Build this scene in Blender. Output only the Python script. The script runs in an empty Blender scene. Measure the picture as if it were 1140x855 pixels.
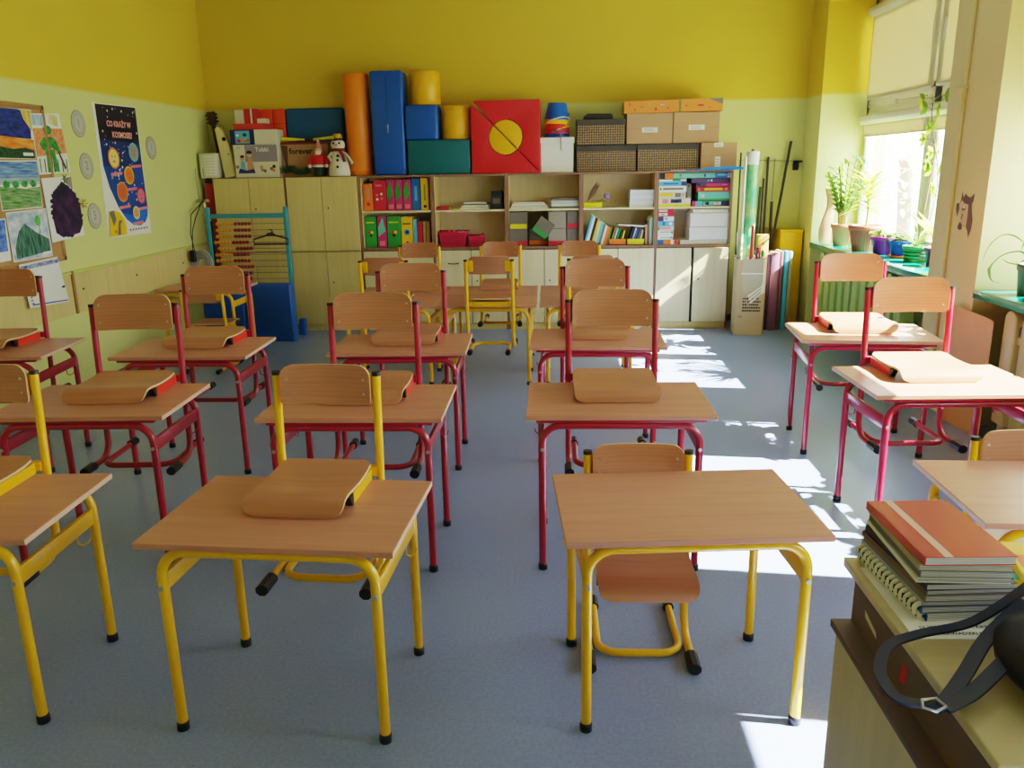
import bpy, bmesh, math, random
from mathutils import Vector, Matrix, Euler
R = math.radians
PI = math.pi
scene = bpy.context.scene
col = scene.collection
rnd = random.Random(7)
SKY_STRENGTH, SUN_STRENGTH, VIEW = 21.0, 160.0, ('Filmic', 'Medium High Contrast', -0.2, 1.0)

# ---------------------------------------------------------------- materials
def lin(c):
    c = c / 255.0
    return c / 12.92 if c <= 0.04045 else ((c + 0.055) / 1.055) ** 2.4
def rgb(r, g, b): return (lin(r), lin(g), lin(b), 1.0)
_m = {}
def mat(name, c, rough=0.5, metal=0.0, var=0.06, scale=12.0, bump=0.0, spec=0.5, coat=0.0, stretch=None):
    """paint / plastic / paper: base colour with a faint procedural mottling"""
    if name in _m: return _m[name]
    m = bpy.data.materials.new(name); m.use_nodes = True
    nt = m.node_tree; N = nt.nodes; L = nt.links
    b = N['Principled BSDF']
    b.inputs['Roughness'].default_value = rough
    b.inputs['Metallic'].default_value = metal
    b.inputs['Specular IOR Level'].default_value = spec
    b.inputs['Coat Weight'].default_value = coat
    tc = N.new('ShaderNodeTexCoord'); no = N.new('ShaderNodeTexNoise')
    no.inputs['Scale'].default_value = scale; no.inputs['Detail'].default_value = 4
    if stretch:
        mp = N.new('ShaderNodeMapping'); mp.inputs['Scale'].default_value = stretch
        L.new(tc.outputs['Object'], mp.inputs['Vector']); L.new(mp.outputs['Vector'], no.inputs['Vector'])
    else:
        L.new(tc.outputs['Object'], no.inputs['Vector'])
    base = rgb(*c)
    mx = N.new('ShaderNodeMix'); mx.data_type = 'RGBA'
    mx.inputs['A'].default_value = tuple(v * (1 - var) for v in base[:3]) + (1,)
    mx.inputs['B'].default_value = tuple(min(1, v * (1 + var)) for v in base[:3]) + (1,)
    L.new(no.outputs['Fac'], mx.inputs['Factor']); L.new(mx.outputs['Result'], b.inputs['Base Color'])
    if bump:
        bp = N.new('ShaderNodeBump'); bp.inputs['Strength'].default_value = bump; bp.inputs['Distance'].default_value = 0.004
        L.new(no.outputs['Fac'], bp.inputs['Height']); L.new(bp.outputs['Normal'], b.inputs['Normal'])
    _m[name] = m
    return m
def wood(name, c1, c2, stretch=(2, 40, 40), rough=0.4, scale=1.0, coat=0.0, rings=False):
    if name in _m: return _m[name]
    m = bpy.data.materials.new(name); m.use_nodes = True
    nt = m.node_tree; N = nt.nodes; L = nt.links
    b = N['Principled BSDF']; b.inputs['Roughness'].default_value = rough; b.inputs['Coat Weight'].default_value = coat
    tc = N.new('ShaderNodeTexCoord'); mp = N.new('ShaderNodeMapping'); mp.inputs['Scale'].default_value = stretch
    L.new(tc.outputs['Object'], mp.inputs['Vector'])
    no = N.new('ShaderNodeTexNoise'); no.inputs['Scale'].default_value = scale; no.inputs['Detail'].default_value = 6; no.inputs['Roughness'].default_value = 0.6
    L.new(mp.outputs['Vector'], no.inputs['Vector'])
    fac = no.outputs['Fac']
    if rings:
        wv = N.new('ShaderNodeTexWave'); wv.wave_type = 'RINGS'; wv.inputs['Scale'].default_value = 3.0
        wv.inputs['Distortion'].default_value = 5.0; wv.inputs['Detail'].default_value = 2
        mp2 = N.new('ShaderNodeMapping'); mp2.inputs['Scale'].default_value = (1.0, 7, 7)
        L.new(tc.outputs['Object'], mp2.inputs['Vector']); L.new(mp2.outputs['Vector'], wv.inputs['Vector'])
        mm = N.new('ShaderNodeMix'); mm.data_type = 'FLOAT'; mm.inputs['Factor'].default_value = 0.14
        L.new(no.outputs['Fac'], mm.inputs['A']); L.new(wv.outputs['Fac'], mm.inputs['B']); fac = mm.outputs['Result']
    rp = N.new('ShaderNodeValToRGB'); rp.color_ramp.elements[0].position = 0.3; rp.color_ramp.elements[1].position = 0.7
    rp.color_ramp.elements[0].color = rgb(*c1); rp.color_ramp.elements[1].color = rgb(*c2)
    L.new(fac, rp.inputs['Fac']); L.new(rp.outputs['Color'], b.inputs['Base Color'])
    _m[name] = m
    return m
def wall_mat():
    m = bpy.data.materials.new('two_tone_wall_paint'); m.use_nodes = True
    nt = m.node_tree; N = nt.nodes; L = nt.links; b = N['Principled BSDF']
    b.inputs['Roughness'].default_value = 0.6; b.inputs['Specular IOR Level'].default_value = 0.3
    ge = N.new('ShaderNodeNewGeometry'); sx = N.new('ShaderNodeSeparateXYZ'); L.new(ge.outputs['Position'], sx.inputs['Vector'])
    mr = N.new('ShaderNodeMapRange'); mr.inputs['From Min'].default_value = 2.115; mr.inputs['From Max'].default_value = 2.145
    L.new(sx.outputs['Z'], mr.inputs['Value'])
    no = N.new('ShaderNodeTexNoise'); no.inputs['Scale'].default_value = 1.3; no.inputs['Detail'].default_value = 5
    L.new(ge.outputs['Position'], no.inputs['Vector'])
    mx = N.new('ShaderNodeMix'); mx.data_type = 'RGBA'
    mx.inputs['A'].default_value = rgb(209, 211, 138); mx.inputs['B'].default_value = rgb(214, 184, 58)
    L.new(mr.outputs['Result'], mx.inputs['Factor'])
    hs = N.new('ShaderNodeHueSaturation'); mr2 = N.new('ShaderNodeMapRange')
    mr2.inputs['To Min'].default_value = 0.93; mr2.inputs['To Max'].default_value = 1.07
    L.new(no.outputs['Fac'], mr2.inputs['Value']); L.new(mr2.outputs['Result'], hs.inputs['Value'])
    L.new(mx.outputs['Result'], hs.inputs['Color']); L.new(hs.outputs['Color'], b.inputs['Base Color'])
    return m
def floor_mat():
    m = bpy.data.materials.new('speckled_vinyl'); m.use_nodes = True
    nt = m.node_tree; N = nt.nodes; L = nt.links; b = N['Principled BSDF']
    b.inputs['Specular IOR Level'].default_value = 0.5
    ge = N.new('ShaderNodeNewGeometry')
    def noise(s, d=3):
        n = N.new('ShaderNodeTexNoise'); n.inputs['Scale'].default_value = s; n.inputs['Detail'].default_value = d
        L.new(ge.outputs['Position'], n.inputs['Vector']); return n
    def mix(fac, a, bb):
        x = N.new('ShaderNodeMix'); x.data_type = 'RGBA'
        L.new(fac, x.inputs['Factor'])
        for k, v in (('A', a), ('B', bb)):
            if isinstance(v, tuple): x.inputs[k].default_value = v
            else: L.new(v, x.inputs[k])
        return x.outputs['Result']
    def ramp(src, p0, p1):
        r = N.new('ShaderNodeValToRGB'); r.color_ramp.elements[0].position = p0; r.color_ramp.elements[1].position = p1
        L.new(src, r.inputs['Fac']); return r.outputs['Color']
    big = noise(1.4, 4)
    c = mix(big.outputs['Fac'], rgb(120, 138, 182), rgb(128, 146, 190))
    fine = noise(90, 3)
    c = mix(ramp(fine.outputs['Fac'], 0.42, 0.62), c, mix(big.outputs['Fac'], rgb(130, 147, 190), rgb(138, 154, 198)))
    vo = N.new('ShaderNodeTexVoronoi'); vo.inputs['Scale'].default_value = 60; vo.inputs['Randomness'].default_value = 1
    L.new(ge.outputs['Position'], vo.inputs['Vector'])
    r = N.new('ShaderNodeValToRGB'); r.color_ramp.elements[0].position = 0.06; r.color_ramp.elements[1].position = 0.14
    r.color_ramp.elements[0].color = (1, 1, 1, 1); r.color_ramp.elements[1].color = (0, 0, 0, 1)
    L.new(vo.outputs['Distance'], r.inputs['Fac'])
    gate = ramp(noise(23, 1).outputs['Fac'], 0.60, 0.62)
    mul = N.new('ShaderNodeMath'); mul.operation = 'MULTIPLY'; L.new(r.outputs['Color'], mul.inputs[0]); L.new(gate, mul.inputs[1])
    c = mix(mul.outputs[0], c, rgb(72, 80, 98))
    L.new(c, b.inputs['Base Color'])
    mr = N.new('ShaderNodeMapRange'); mr.inputs['To Min'].default_value = 0.27; mr.inputs['To Max'].default_value = 0.33
    L.new(noise(60).outputs['Fac'], mr.inputs['Value']); L.new(mr.outputs['Result'], b.inputs['Roughness'])
    return m
def glass_mat():
    m = bpy.data.materials.new('window_glass'); m.use_nodes = True
    nt = m.node_tree; N = nt.nodes; L = nt.links; N.remove(N['Principled BSDF'])
    t = N.new('ShaderNodeBsdfTransparent'); t.inputs['Color'].default_value = (0.96, 0.98, 0.97, 1)
    g = N.new('ShaderNodeBsdfGlossy'); g.inputs['Roughness'].default_value = 0.02
    mx = N.new('ShaderNodeMixShader'); mx.inputs['Fac'].default_value = 0.05
    L.new(t.outputs[0], mx.inputs[1]); L.new(g.outputs[0], mx.inputs[2]); L.new(mx.outputs[0], N['Material Output'].inputs['Surface'])
    return m
def translucent(name, c, c2=None, amt=0.4, rough=0.6):
    """thin leaves and blind cloth: diffuse with light passing through"""
    if name in _m: return _m[name]
    m = bpy.data.materials.new(name); m.use_nodes = True
    nt = m.node_tree; N = nt.nodes; L = nt.links; b = N['Principled BSDF']
    b.inputs['Roughness'].default_value = rough; b.inputs['Base Color'].default_value = rgb(*c)
    no = N.new('ShaderNodeTexNoise'); no.inputs['Scale'].default_value = 8
    tc = N.new('ShaderNodeTexCoord'); L.new(tc.outputs['Object'], no.inputs['Vector'])
    mx0 = N.new('ShaderNodeMix'); mx0.data_type = 'RGBA'
    mx0.inputs['A'].default_value = rgb(*c); mx0.inputs['B'].default_value = rgb(*(c2 or c))
    L.new(no.outputs['Fac'], mx0.inputs['Factor']); L.new(mx0.outputs['Result'], b.inputs['Base Color'])
    t = N.new('ShaderNodeBsdfTranslucent'); L.new(mx0.outputs['Result'], t.inputs['Color'])
    mx = N.new('ShaderNodeMixShader'); mx.inputs['Fac'].default_value = amt
    L.new(b.outputs[0], mx.inputs[1]); L.new(t.outputs[0], mx.inputs[2]); L.new(mx.outputs[0], N['Material Output'].inputs['Surface'])
    _m[name] = m
    return m
def lattice_mat():
    """brown basket-print: pale round spots on a dark weave"""
    m = bpy.data.materials.new('patterned_card'); m.use_nodes = True
    nt = m.node_tree; N = nt.nodes; L = nt.links; b = N['Principled BSDF']; b.inputs['Roughness'].default_value = 0.6
    tc = N.new('ShaderNodeTexCoord')
    vo = N.new('ShaderNodeTexVoronoi'); vo.inputs['Scale'].default_value = 46; vo.inputs['Randomness'].default_value = 0.15
    L.new(tc.outputs['Object'], vo.inputs['Vector'])
    r = N.new('ShaderNodeValToRGB'); r.color_ramp.elements[0].position = 0.30; r.color_ramp.elements[1].position = 0.5
    r.color_ramp.elements[0].color = rgb(50, 36, 28); r.color_ramp.elements[1].color = rgb(150, 120, 84)
    L.new(vo.outputs['Distance'], r.inputs['Fac']); L.new(r.outputs['Color'], b.inputs['Base Color'])
    return m
def map_roll_mat():
    m = bpy.data.materials.new('green_map_print'); m.use_nodes = True
    nt = m.node_tree; N = nt.nodes; L = nt.links; b = N['Principled BSDF']; b.inputs['Roughness'].default_value = 0.35
    tc = N.new('ShaderNodeTexCoord'); no = N.new('ShaderNodeTexNoise'); no.inputs['Scale'].default_value = 3.2; no.inputs['Detail'].default_value = 6
    L.new(tc.outputs['Object'], no.inputs['Vector'])
    r = N.new('ShaderNodeValToRGB'); e = r.color_ramp.elements
    e[0].position = 0.3; e[0].color = rgb(20, 140, 130); e[1].position = 0.7; e[1].color = rgb(190, 200, 120)
    x = e.new(0.5); x.color = rgb(60, 165, 110)
    L.new(no.outputs['Fac'], r.inputs['Fac']); L.new(r.outputs['Color'], b.inputs['Base Color'])
    return m
def brush(name, c1, c2, scale=(30, 30, 6), thr=(0.35, 0.65)):
    """crayon / poster-paint strokes"""
    if name in _m: return _m[name]
    m = bpy.data.materials.new(name); m.use_nodes = True
    nt = m.node_tree; N = nt.nodes; L = nt.links; b = N['Principled BSDF']; b.inputs['Roughness'].default_value = 0.7
    tc = N.new('ShaderNodeTexCoord'); mp = N.new('ShaderNodeMapping'); mp.inputs['Scale'].default_value = scale
    L.new(tc.outputs['Object'], mp.inputs['Vector'])
    no = N.new('ShaderNodeTexNoise'); no.inputs['Scale'].default_value = 1.0; no.inputs['Detail'].default_value = 4
    L.new(mp.outputs['Vector'], no.inputs['Vector'])
    r = N.new('ShaderNodeValToRGB'); r.color_ramp.elements[0].position = thr[0]; r.color_ramp.elements[1].position = thr[1]
    r.color_ramp.elements[0].color = rgb(*c1); r.color_ramp.elements[1].color = rgb(*c2)
    L.new(no.outputs['Fac'], r.inputs['Fac']); L.new(r.outputs['Color'], b.inputs['Base Color'])
    _m[name] = m
    return m

M = dict(
    desk=wood('beech_laminate', (182, 122, 98), (196, 138, 112), (2.2, 34, 34), 0.34),
    edge=mat('beech_edge_band', (206, 170, 146), 0.5),
    ply=wood('beech_plywood', (166, 108, 78), (184, 126, 94), (1.6, 16, 16), 0.33, rings=True),
    plyedge=mat('plywood_edge', (214, 176, 128), 0.5),
    yel=mat('yellow_lacquer', (234, 176, 8), 0.28, var=0.03, coat=0.3),
    red=mat('red_lacquer', (158, 26, 50), 0.28, var=0.03, coat=0.3),
    redbright=mat('bright_red_lacquer', (224, 50, 36), 0.3, var=0.03, coat=0.3),
    black=mat('black_plastic', (22, 22, 26), 0.45),
    chrome=mat('zinc_bolt', (190, 190, 190), 0.3, metal=0.9),
    cream=wood('shade_toned_cream_board', (204, 182, 118), (216, 196, 132), (26, 26, 1.5), 0.5),  # dimmer light on the left cabinets is darkened into this cream
    creamlight=wood('pale_board', (214, 200, 156), (224, 211, 170), (26, 26, 1.5), 0.5),
    brown=wood('walnut_edge', (128, 92, 74), (148, 108, 86), (26, 26, 1.5), 0.5),
    dark=mat('dark_gap', (30, 24, 22), 0.8),
    white=mat('white_paper', (232, 230, 224), 0.7, var=0.03),
    offwhite=mat('offwhite_card', (214, 208, 190), 0.7),
    pvc=mat('white_window_frame', (226, 222, 206), 0.35, var=0.02),
    kraft=mat('kraft_cardboard', (176, 136, 96), 0.75, var=0.05, scale=5),
    kraftlight=mat('pale_cardboard', (190, 164, 128), 0.75, var=0.06, scale=5),
    ink=mat('printed_black', (34, 32, 34), 0.6),
    grey=mat('grey_taupe_card', (112, 104, 92), 0.6),
    greylight=mat('light_taupe_card', (150, 140, 122), 0.6),
    sill=mat('green_painted_sill', (22, 134, 112), 0.16, var=0.08, coat=0.5),
    rad=mat('green_radiator_paint', (156, 188, 108), 0.35),
    radcream=mat('cream_radiator_paint', (196, 190, 128), 0.35),
    green=mat('bright_green', (46, 150, 60), 0.45), lime=mat('acid_yellow', (226, 216, 30), 0.45),
    orange=mat('orange_card', (238, 118, 36), 0.5), crimson=mat('crimson_card', (200, 34, 60), 0.45),
    magenta=mat('magenta_card', (190, 40, 110), 0.45), blue=mat('blue_card', (30, 96, 176), 0.45),
    sky=mat('sky_blue_card', (96, 176, 214), 0.45), teal=mat('teal_card', (110, 196, 176), 0.45),
    purple=mat('dark_purple_card', (70, 44, 84), 0.45), yellowc=mat('yellow_card', (238, 190, 30), 0.45),
    navy=mat('navy_card', (34, 44, 100), 0.45), terracotta=mat('terracotta', (200, 142, 110), 0.7),
    pink=mat('pink_card', (226, 120, 140), 0.5), olive=mat('olive_card', (120, 128, 60), 0.5),
    foamorange=mat('orange_foam_vinyl', (236, 130, 22), 0.42, var=0.04, scale=3), foamblue=mat('blue_foam_vinyl', (14, 82, 168), 0.42, var=0.05, scale=3),
    foamyellow=mat('yellow_foam_vinyl', (232, 172, 8), 0.42, var=0.04, scale=3), foamteal=mat('teal_foam_vinyl', (4, 98, 110), 0.42, var=0.05, scale=3),
    foamred=mat('red_foam_vinyl', (206, 28, 38), 0.42, var=0.04, scale=3), foamslate=mat('slate_blue_foam_vinyl', (12, 84, 140), 0.5, var=0.05, scale=3),
    leaf=translucent('leaf_green', (96, 140, 44), (140, 172, 66), 0.45), leafdark=translucent('leaf_dark', (52, 92, 40), (80, 120, 54), 0.3),
    leafyellow=translucent('leaf_yellow_green', (166, 186, 60), (200, 204, 90), 0.45), leafpale=translucent('leaf_striped', (96, 136, 72), (150, 176, 110), 0.3),
    stem=mat('plant_stem', (120, 118, 60), 0.6), soil=mat('potting_soil', (62, 46, 34), 0.9),
)
WALL = wall_mat(); FLOOR = floor_mat(); GLASS = glass_mat(); LATTICE = lattice_mat(); MAPROLL = map_roll_mat()
BLIND = translucent('roller_blind_cloth', (206, 198, 160), (210, 202, 166), 0.16, 0.8)
CEIL = mat('ceiling_paint', (196, 192, 176), 0.8, var=0.03)
PIER = mat('cream_pier_paint', (212, 200, 142), 0.55, var=0.05, scale=2)

# ---------------------------------------------------------------- mesh builder
class MB:
    def __init__(s): s.v = []; s.f = []; s.mi = []; s.sm = []; s.mats = []; s.xf = None
    def mid(s, m):
        if m not in s.mats: s.mats.append(m)
        return s.mats.index(m)
    def add(s, vs, fs, m, smooth=False):
        o = len(s.v); i = s.mid(m)
        for p in vs:
            p = Vector(p)
            s.v.append(s.xf @ p if s.xf else p)
        for f in fs:
            s.f.append([o + k for k in f]); s.mi.append(i); s.sm.append(smooth)
        return s
    def box(s, x0, x1, y0, y1, z0, z1, m, bev=0.0, seg=2):
        if bev <= 0:
            vs = [(x0,y0,z0),(x1,y0,z0),(x1,y1,z0),(x0,y1,z0),(x0,y0,z1),(x1,y0,z1),(x1,y1,z1),(x0,y1,z1)]
            return s.add(vs, [(0,3,2,1),(4,5,6,7),(0,1,5,4),(1,2,6,5),(2,3,7,6),(3,0,4,7)], m)
        bm = bmesh.new(); bmesh.ops.create_cube(bm, size=1)
        for v in bm.verts:
            v.co = Vector(((x0+x1)/2 + v.co.x*(x1-x0), (y0+y1)/2 + v.co.y*(y1-y0), (z0+z1)/2 + v.co.z*(z1-z0)))
        bmesh.ops.bevel(bm, geom=bm.edges[:], offset=bev, segments=seg, profile=0.5, affect='EDGES')
        return s.from_bm(bm, m, smooth=seg > 1)
    def from_bm(s, bm, m, smooth=False):
        bm.verts.index_update()
        s.add([v.co.copy() for v in bm.verts], [[v.index for v in f.verts] for f in bm.faces], m, smooth); bm.free(); return s
    def sweep(s, path, prof, m, closed=False, caps=True, smooth=True, up=(0, 0, 1)):
        P = [Vector(p) for p in path]; n = len(P); k = len(prof); vs = []; fs = []
        upv = Vector(up); prev = None
        for i in range(n):
            t = (P[min(i+1, n-1)] - P[max(i-1, 0)])
            if closed: t = P[(i+1) % n] - P[i-1]
            t.normalize()
            if prev is None:
                a = upv if abs(t.dot(upv)) < 0.95 else Vector((0, 1, 0)) if abs(t.y) < 0.9 else Vector((1, 0, 0))
                sx = t.cross(a).normalized()
            else:
                sx = prev - t * prev.dot(t)
                sx.normalize()
            prev = sx; sy = sx.cross(t).normalized()
            for (a, b) in prof: vs.append(P[i] + sx*a + sy*b)
        for i in range(n if closed else n-1):
            j = (i+1) % n
            for q in range(k):
                r = (q+1) % k
                fs.append((i*k+q, i*k+r, j*k+r, j*k+q))
        s.add(vs, fs, m, smooth)
        if caps and not closed:
            s.add(vs[:k], [tuple(range(k))[::-1]], m); s.add(vs[-k:], [tuple(range(k))], m)
        return s
    def tube(s, path, r, m, n=12, **kw):
        return s.sweep(path, [(math.cos(2*PI*i/n)*r, math.sin(2*PI*i/n)*r) for i in range(n)], m, **kw)
    def cyl(s, p0, p1, r, m, n=16, r2=None, smooth=True):
        p0 = Vector(p0); p1 = Vector(p1); t = (p1-p0).normalized()
        a = Vector((0,0,1)) if abs(t.z) < 0.9 else Vector((1,0,0))
        x = t.cross(a).normalized(); y = t.cross(x); r2 = r if r2 is None else r2
        A = [p0 + x*math.cos(2*PI*i/n)*r + y*math.sin(2*PI*i/n)*r for i in range(n)]
        B = [p1 + x*math.cos(2*PI*i/n)*r2 + y*math.sin(2*PI*i/n)*r2 for i in range(n)]
        s.add(A+B, [(i, (i+1) % n, n+(i+1) % n, n+i) for i in range(n)], m, smooth)
        s.add(A, [tuple(range(n))[::-1]], m); s.add(B, [tuple(range(n))], m)
        return s
    def lathe(s, prof, m, c=(0,0,0), n=24, smooth=True):
        vs = []; fs = []; k = len(prof)
        for i in range(n):
            a = 2*PI*i/n
            for (r, z) in prof: vs.append((c[0]+r*math.cos(a), c[1]+r*math.sin(a), c[2]+z))
        for i in range(n):
            j = (i+1) % n
            for q in range(k-1): fs.append((i*k+q, j*k+q, j*k+q+1, i*k+q+1))
        return s.add(vs, fs, m, smooth)
    def prism(s, poly, m, d0, d1, axis='y', bev=0.0):
        """polygon in the two other axes, extruded along axis from d0 to d1"""
        def p3(a, b, d): return {'y': (a, d, b), 'x': (d, a, b), 'z': (a, b, d)}[axis]
        n = len(poly)
        if bev:
            bm = bmesh.new(); A = [bm.verts.new(p3(a, b, d0)) for a, b in poly]; B = [bm.verts.new(p3(a, b, d1)) for a, b in poly]
            bm.faces.new(A); bm.faces.new(B[::-1])
            for i in range(n): bm.faces.new((A[i], B[i], B[(i+1) % n], A[(i+1) % n]))
            bmesh.ops.recalc_face_normals(bm, faces=bm.faces[:])
            es = [e for e in bm.edges if len(e.link_faces) == 2 and e.calc_face_angle(0) > 0.6]
            bmesh.ops.bevel(bm, geom=es, offset=bev, segments=3, profile=0.5, affect='EDGES')
            return s.from_bm(bm, m, smooth=True)
        vs = [p3(a, b, d0) for a, b in poly] + [p3(a, b, d1) for a, b in poly]
        fs = [tuple(range(n)), tuple(range(2*n-1, n-1, -1))] + [(i, n+i, n+(i+1) % n, (i+1) % n) for i in range(n)]
        return s.add(vs, fs, m)
    def ball(s, c, r, m, sx=1, sy=1, sz=1, n=14):
        prof = [(math.sin(PI*i/n)*r, -math.cos(PI*i/n)*r) for i in range(n+1)]
        o = len(s.v); s.lathe(prof, m, (0,0,0), n=n+6)
        inv = s.xf.inverted() if s.xf else None
        for k in range(o, len(s.v)):
            p = inv @ s.v[k] if inv else s.v[k]
            p = Vector((c[0]+p.x*sx, c[1]+p.y*sy, c[2]+p.z*sz)); s.v[k] = s.xf @ p if s.xf else p
        return s
    def text(s, body, size, m, mtx, align='CENTER', bold=0.0):
        cu = bpy.data.curves.new('lettering', 'FONT'); cu.body = body; cu.size = size; cu.align_x = align; cu.align_y = 'CENTER'
        cu.offset = bold; cu.resolution_u = 2
        o = bpy.data.objects.new('lettering', cu); me = o.to_mesh()
        s.add([mtx @ v.co for v in me.vertices], [list(p.vertices) for p in me.polygons], m)
        o.to_mesh_clear(); bpy.data.objects.remove(o); bpy.data.curves.remove(cu)
        return s
    def build(s, name, parent=None, loc=None, rot=None, recalc=True):
        me = bpy.data.meshes.new(name)
        me.from_pydata([tuple(v) for v in s.v], [], s.f)
        for m in s.mats: me.materials.append(m)
        me.polygons.foreach_set('material_index', s.mi); me.polygons.foreach_set('use_smooth', s.sm)
        if recalc:
            bm = bmesh.new(); bm.from_mesh(me); bmesh.ops.recalc_face_normals(bm, faces=bm.faces[:]); bm.to_mesh(me); bm.free()
        me.update()
        o = bpy.data.objects.new(name, me); col.objects.link(o)
        if parent: o.parent = parent
        if loc: o.location = loc
        if rot: o.rotation_euler = rot
        return o
def front(x, y, z): return Matrix.Translation((x, y, z)) @ Matrix.Rotation(PI/2, 4, 'X')            # lettering that faces -y
def arc(c, r, a0, a1, n, ax='xz', fix=0.0):
    out = []
    for i in range(n+1):
        a = a0 + (a1-a0)*i/n; u = c[0]+r*math.cos(a); w = c[1]+r*math.sin(a)
        out.append((u, fix, w) if ax == 'xz' else (fix, u, w) if ax == 'yz' else (u, w, fix))
    return out
def tag(o, label=None, cat=None, group=None, kind=None):
    for k, v in (('label', label), ('category', cat), ('group', group), ('kind', kind)):
        if v: o[k] = v
    return o
def empty(name, loc=(0,0,0), rz=0.0, label=None, cat=None, group=None, kind=None):
    o = bpy.data.objects.new(name, None); col.objects.link(o); o.location = loc; o.rotation_euler = (0, 0, rz)
    o.empty_display_size = 0.1
    return tag(o, label, cat, group, kind)
def copy_tree(o, parent=None):
    c = o.copy(); col.objects.link(c); c.parent = parent
    for ch in [k for k in o.children]: copy_tree(ch, c)
    return c
def struct(name, mb, parent=None):
    o = mb.build(name, parent)
    if not parent: o['kind'] = 'structure'
    return o

# ---------------------------------------------------------------- room shell
XL, XR, YB, YF, ZC = -3.40, 2.42, 8.26, -1.70, 3.25
XW = 2.86                                                # window plane behind the piers
NICHES = [(5.36, 7.82), (2.58, 4.76), (-0.30, 1.90)]
ZS, ZL = 0.82, 2.90                                      # sill and lintel heights
struct('floor', MB().box(XL, XR+0.5, YF, YB, -0.1, 0, FLOOR))
struct('ceiling', MB().box(XL, XR+0.6, YF, YB, ZC, ZC+0.1, CEIL))
struct('wall_left', MB().box(XL-0.12, XL, YF, YB, 0, ZC, WALL))
struct('wall_back', MB().box(XL-0.12, XR+0.6, YB, YB+0.12, 0, ZC, WALL))
struct('wall_front', MB().box(XL-0.12, XR+0.6, YF-0.12, YF, 0, ZC, WALL))
wr = MB()
piers = [(7.82, YB), (4.76, 5.36), (1.90, 2.58), (YF, -0.30)]
for i, (a, b) in enumerate(piers):
    wr.box(XR, XR+0.6, a, b, 0, ZC, PIER if i in (1,) else WALL)
for a, b in NICHES:
    wr.box(XR, XR+0.6, a, b, ZL, ZC, WALL)
    wr.box(XW-0.02, XR+0.6, a, b, 0, ZS, WALL)
struct('wall_right', wr)
# thin return of lit paint on the niche's far sides is the pier itself; conduit box on the pier
struct('trim_1', MB().box(XR-0.018, XR, 5.13, 5.18, 0.0, ZC, PIER, 0.006))
for i, (a, b) in enumerate(NICHES):
    w = empty('window_%d' % (i+1), (XW, (a+b)/2, ZS), kind='structure')
    fr = MB(); H0 = 0.03; H1 = ZL-ZS; hw = (b-a)/2
    mull = {0: 6.42, 1: 4.11, 2: 0.8}[i] - (a+b)/2
    def bar(y0, y1, z0, z1, d=0.035): fr.box(-d, d, y0, y1, z0, z1, M['pvc'], 0.006)
    bar(-hw, -hw+0.06, H0, H1); bar(hw-0.06, hw, H0, H1); bar(-hw, hw, H0, H0+0.06); bar(-hw, hw, H1-0.05, H1)
    bar(mull-0.06, mull+0.06, H0, H1); bar(-hw, hw, 1.13, 1.25)
    for (s0, s1) in ((-hw+0.06, mull-0.06), (mull+0.06, hw-0.06)):     # opening sashes
        for (z0, z1) in ((H0+0.06, 1.13), (1.25, H1-0.05)):
            for q in ((s0, s0+0.045, z0, z1), (s1-0.045, s1, z0, z1), (s0, s1, z0, z0+0.045), (s0, s1, z1-0.045, z1)):
                fr.box(-0.055, 0.0, *q, M['pvc'], 0.005)
    fr.build('window_frame', w)
    MB().box(0.004, 0.010, -hw, hw, H0, H1, GLASS).build('pane', w)
    hd = MB()
    for yy in (mull+0.09, mull-0.09):
        hd.box(-0.085, -0.055, yy-0.012, yy+0.012, 1.55, 1.70, M['pvc'], 0.005)
    hd.tube([(-0.075, mull+0.1, 1.19), (-0.075, hw-0.12, 1.19)], 0.006, M['chrome'], 8)
    hd.box(-0.09, -0.055, (mull+hw)/2-0.03, (mull+hw)/2+0.03, 1.17, 1.21, M['pvc'], 0.004)
    hd.build('handle', w)
    sl = MB().box(XR+0.005, XW+0.01, a, b, ZS-0.05, ZS, M['sill'], 0.008)
    sl.box(XR-0.01, XR+0.005, a+0.005, b-0.005, ZS-0.05, ZS, M['sill'], 0.004)
    s = struct('windowsill_%d' % (i+1), sl)
# roller blinds
def blind(a, b, z0, z1, x, label):
    r = empty('roller_blind', (x, (a+b)/2, z1), label=label, cat='blind', group='roller blinds on the window sashes')
    h = (b-a)/2
    cs = MB().prism([(-0.05, -0.0), (0.02, 0.0), (0.02, -0.075), (-0.035, -0.075), (-0.055, -0.045)], M['pvc'], -h, h, 'y', 0.006); cs.build('cassette', r)
    MB().box(-0.004, -0.002, -h+0.012, h-0.012, z0-z1+0.01, -0.07, BLIND).build('cloth', r)
    MB().box(-0.01, 0.004, -h+0.03, h-0.03, z0-z1, z0-z1+0.014, M['pvc'], 0.003).build('bottom_rail', r)
    return r
WN = ['far', 'middle', 'near']
for i, (a, b) in enumerate(NICHES):
    mu = {0: 6.42, 1: 4.11, 2: 0.8}[i]
    for j, (s0, s1) in enumerate(((mu+0.012, b-0.075), (a+0.075, mu-0.012))):
        lab = {(0, 0): ('pulled-down beige roller blind with white cassette on the far upper sash', 'short beige roller blind hanging just above the bright lower pane'),
               (0, 1): ('beige roller blind on the upper sash half hidden by the cream pier', 'short lower blind half hidden behind the cream pier')}.get((i, j),
              ('upper beige blind of the window outside the frame, %s bay, %s sash' % (WN[i], ('first', 'second')[j]), 'lower short blind of the window outside the frame, %s bay, %s sash' % (WN[i], ('first', 'second')[j])))
        blind(s0, s1, 2.06, 2.82, XW-0.07, lab[0])
        blind(s0, s1, 1.75, 1.93, XW-0.07, lab[1])
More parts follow.
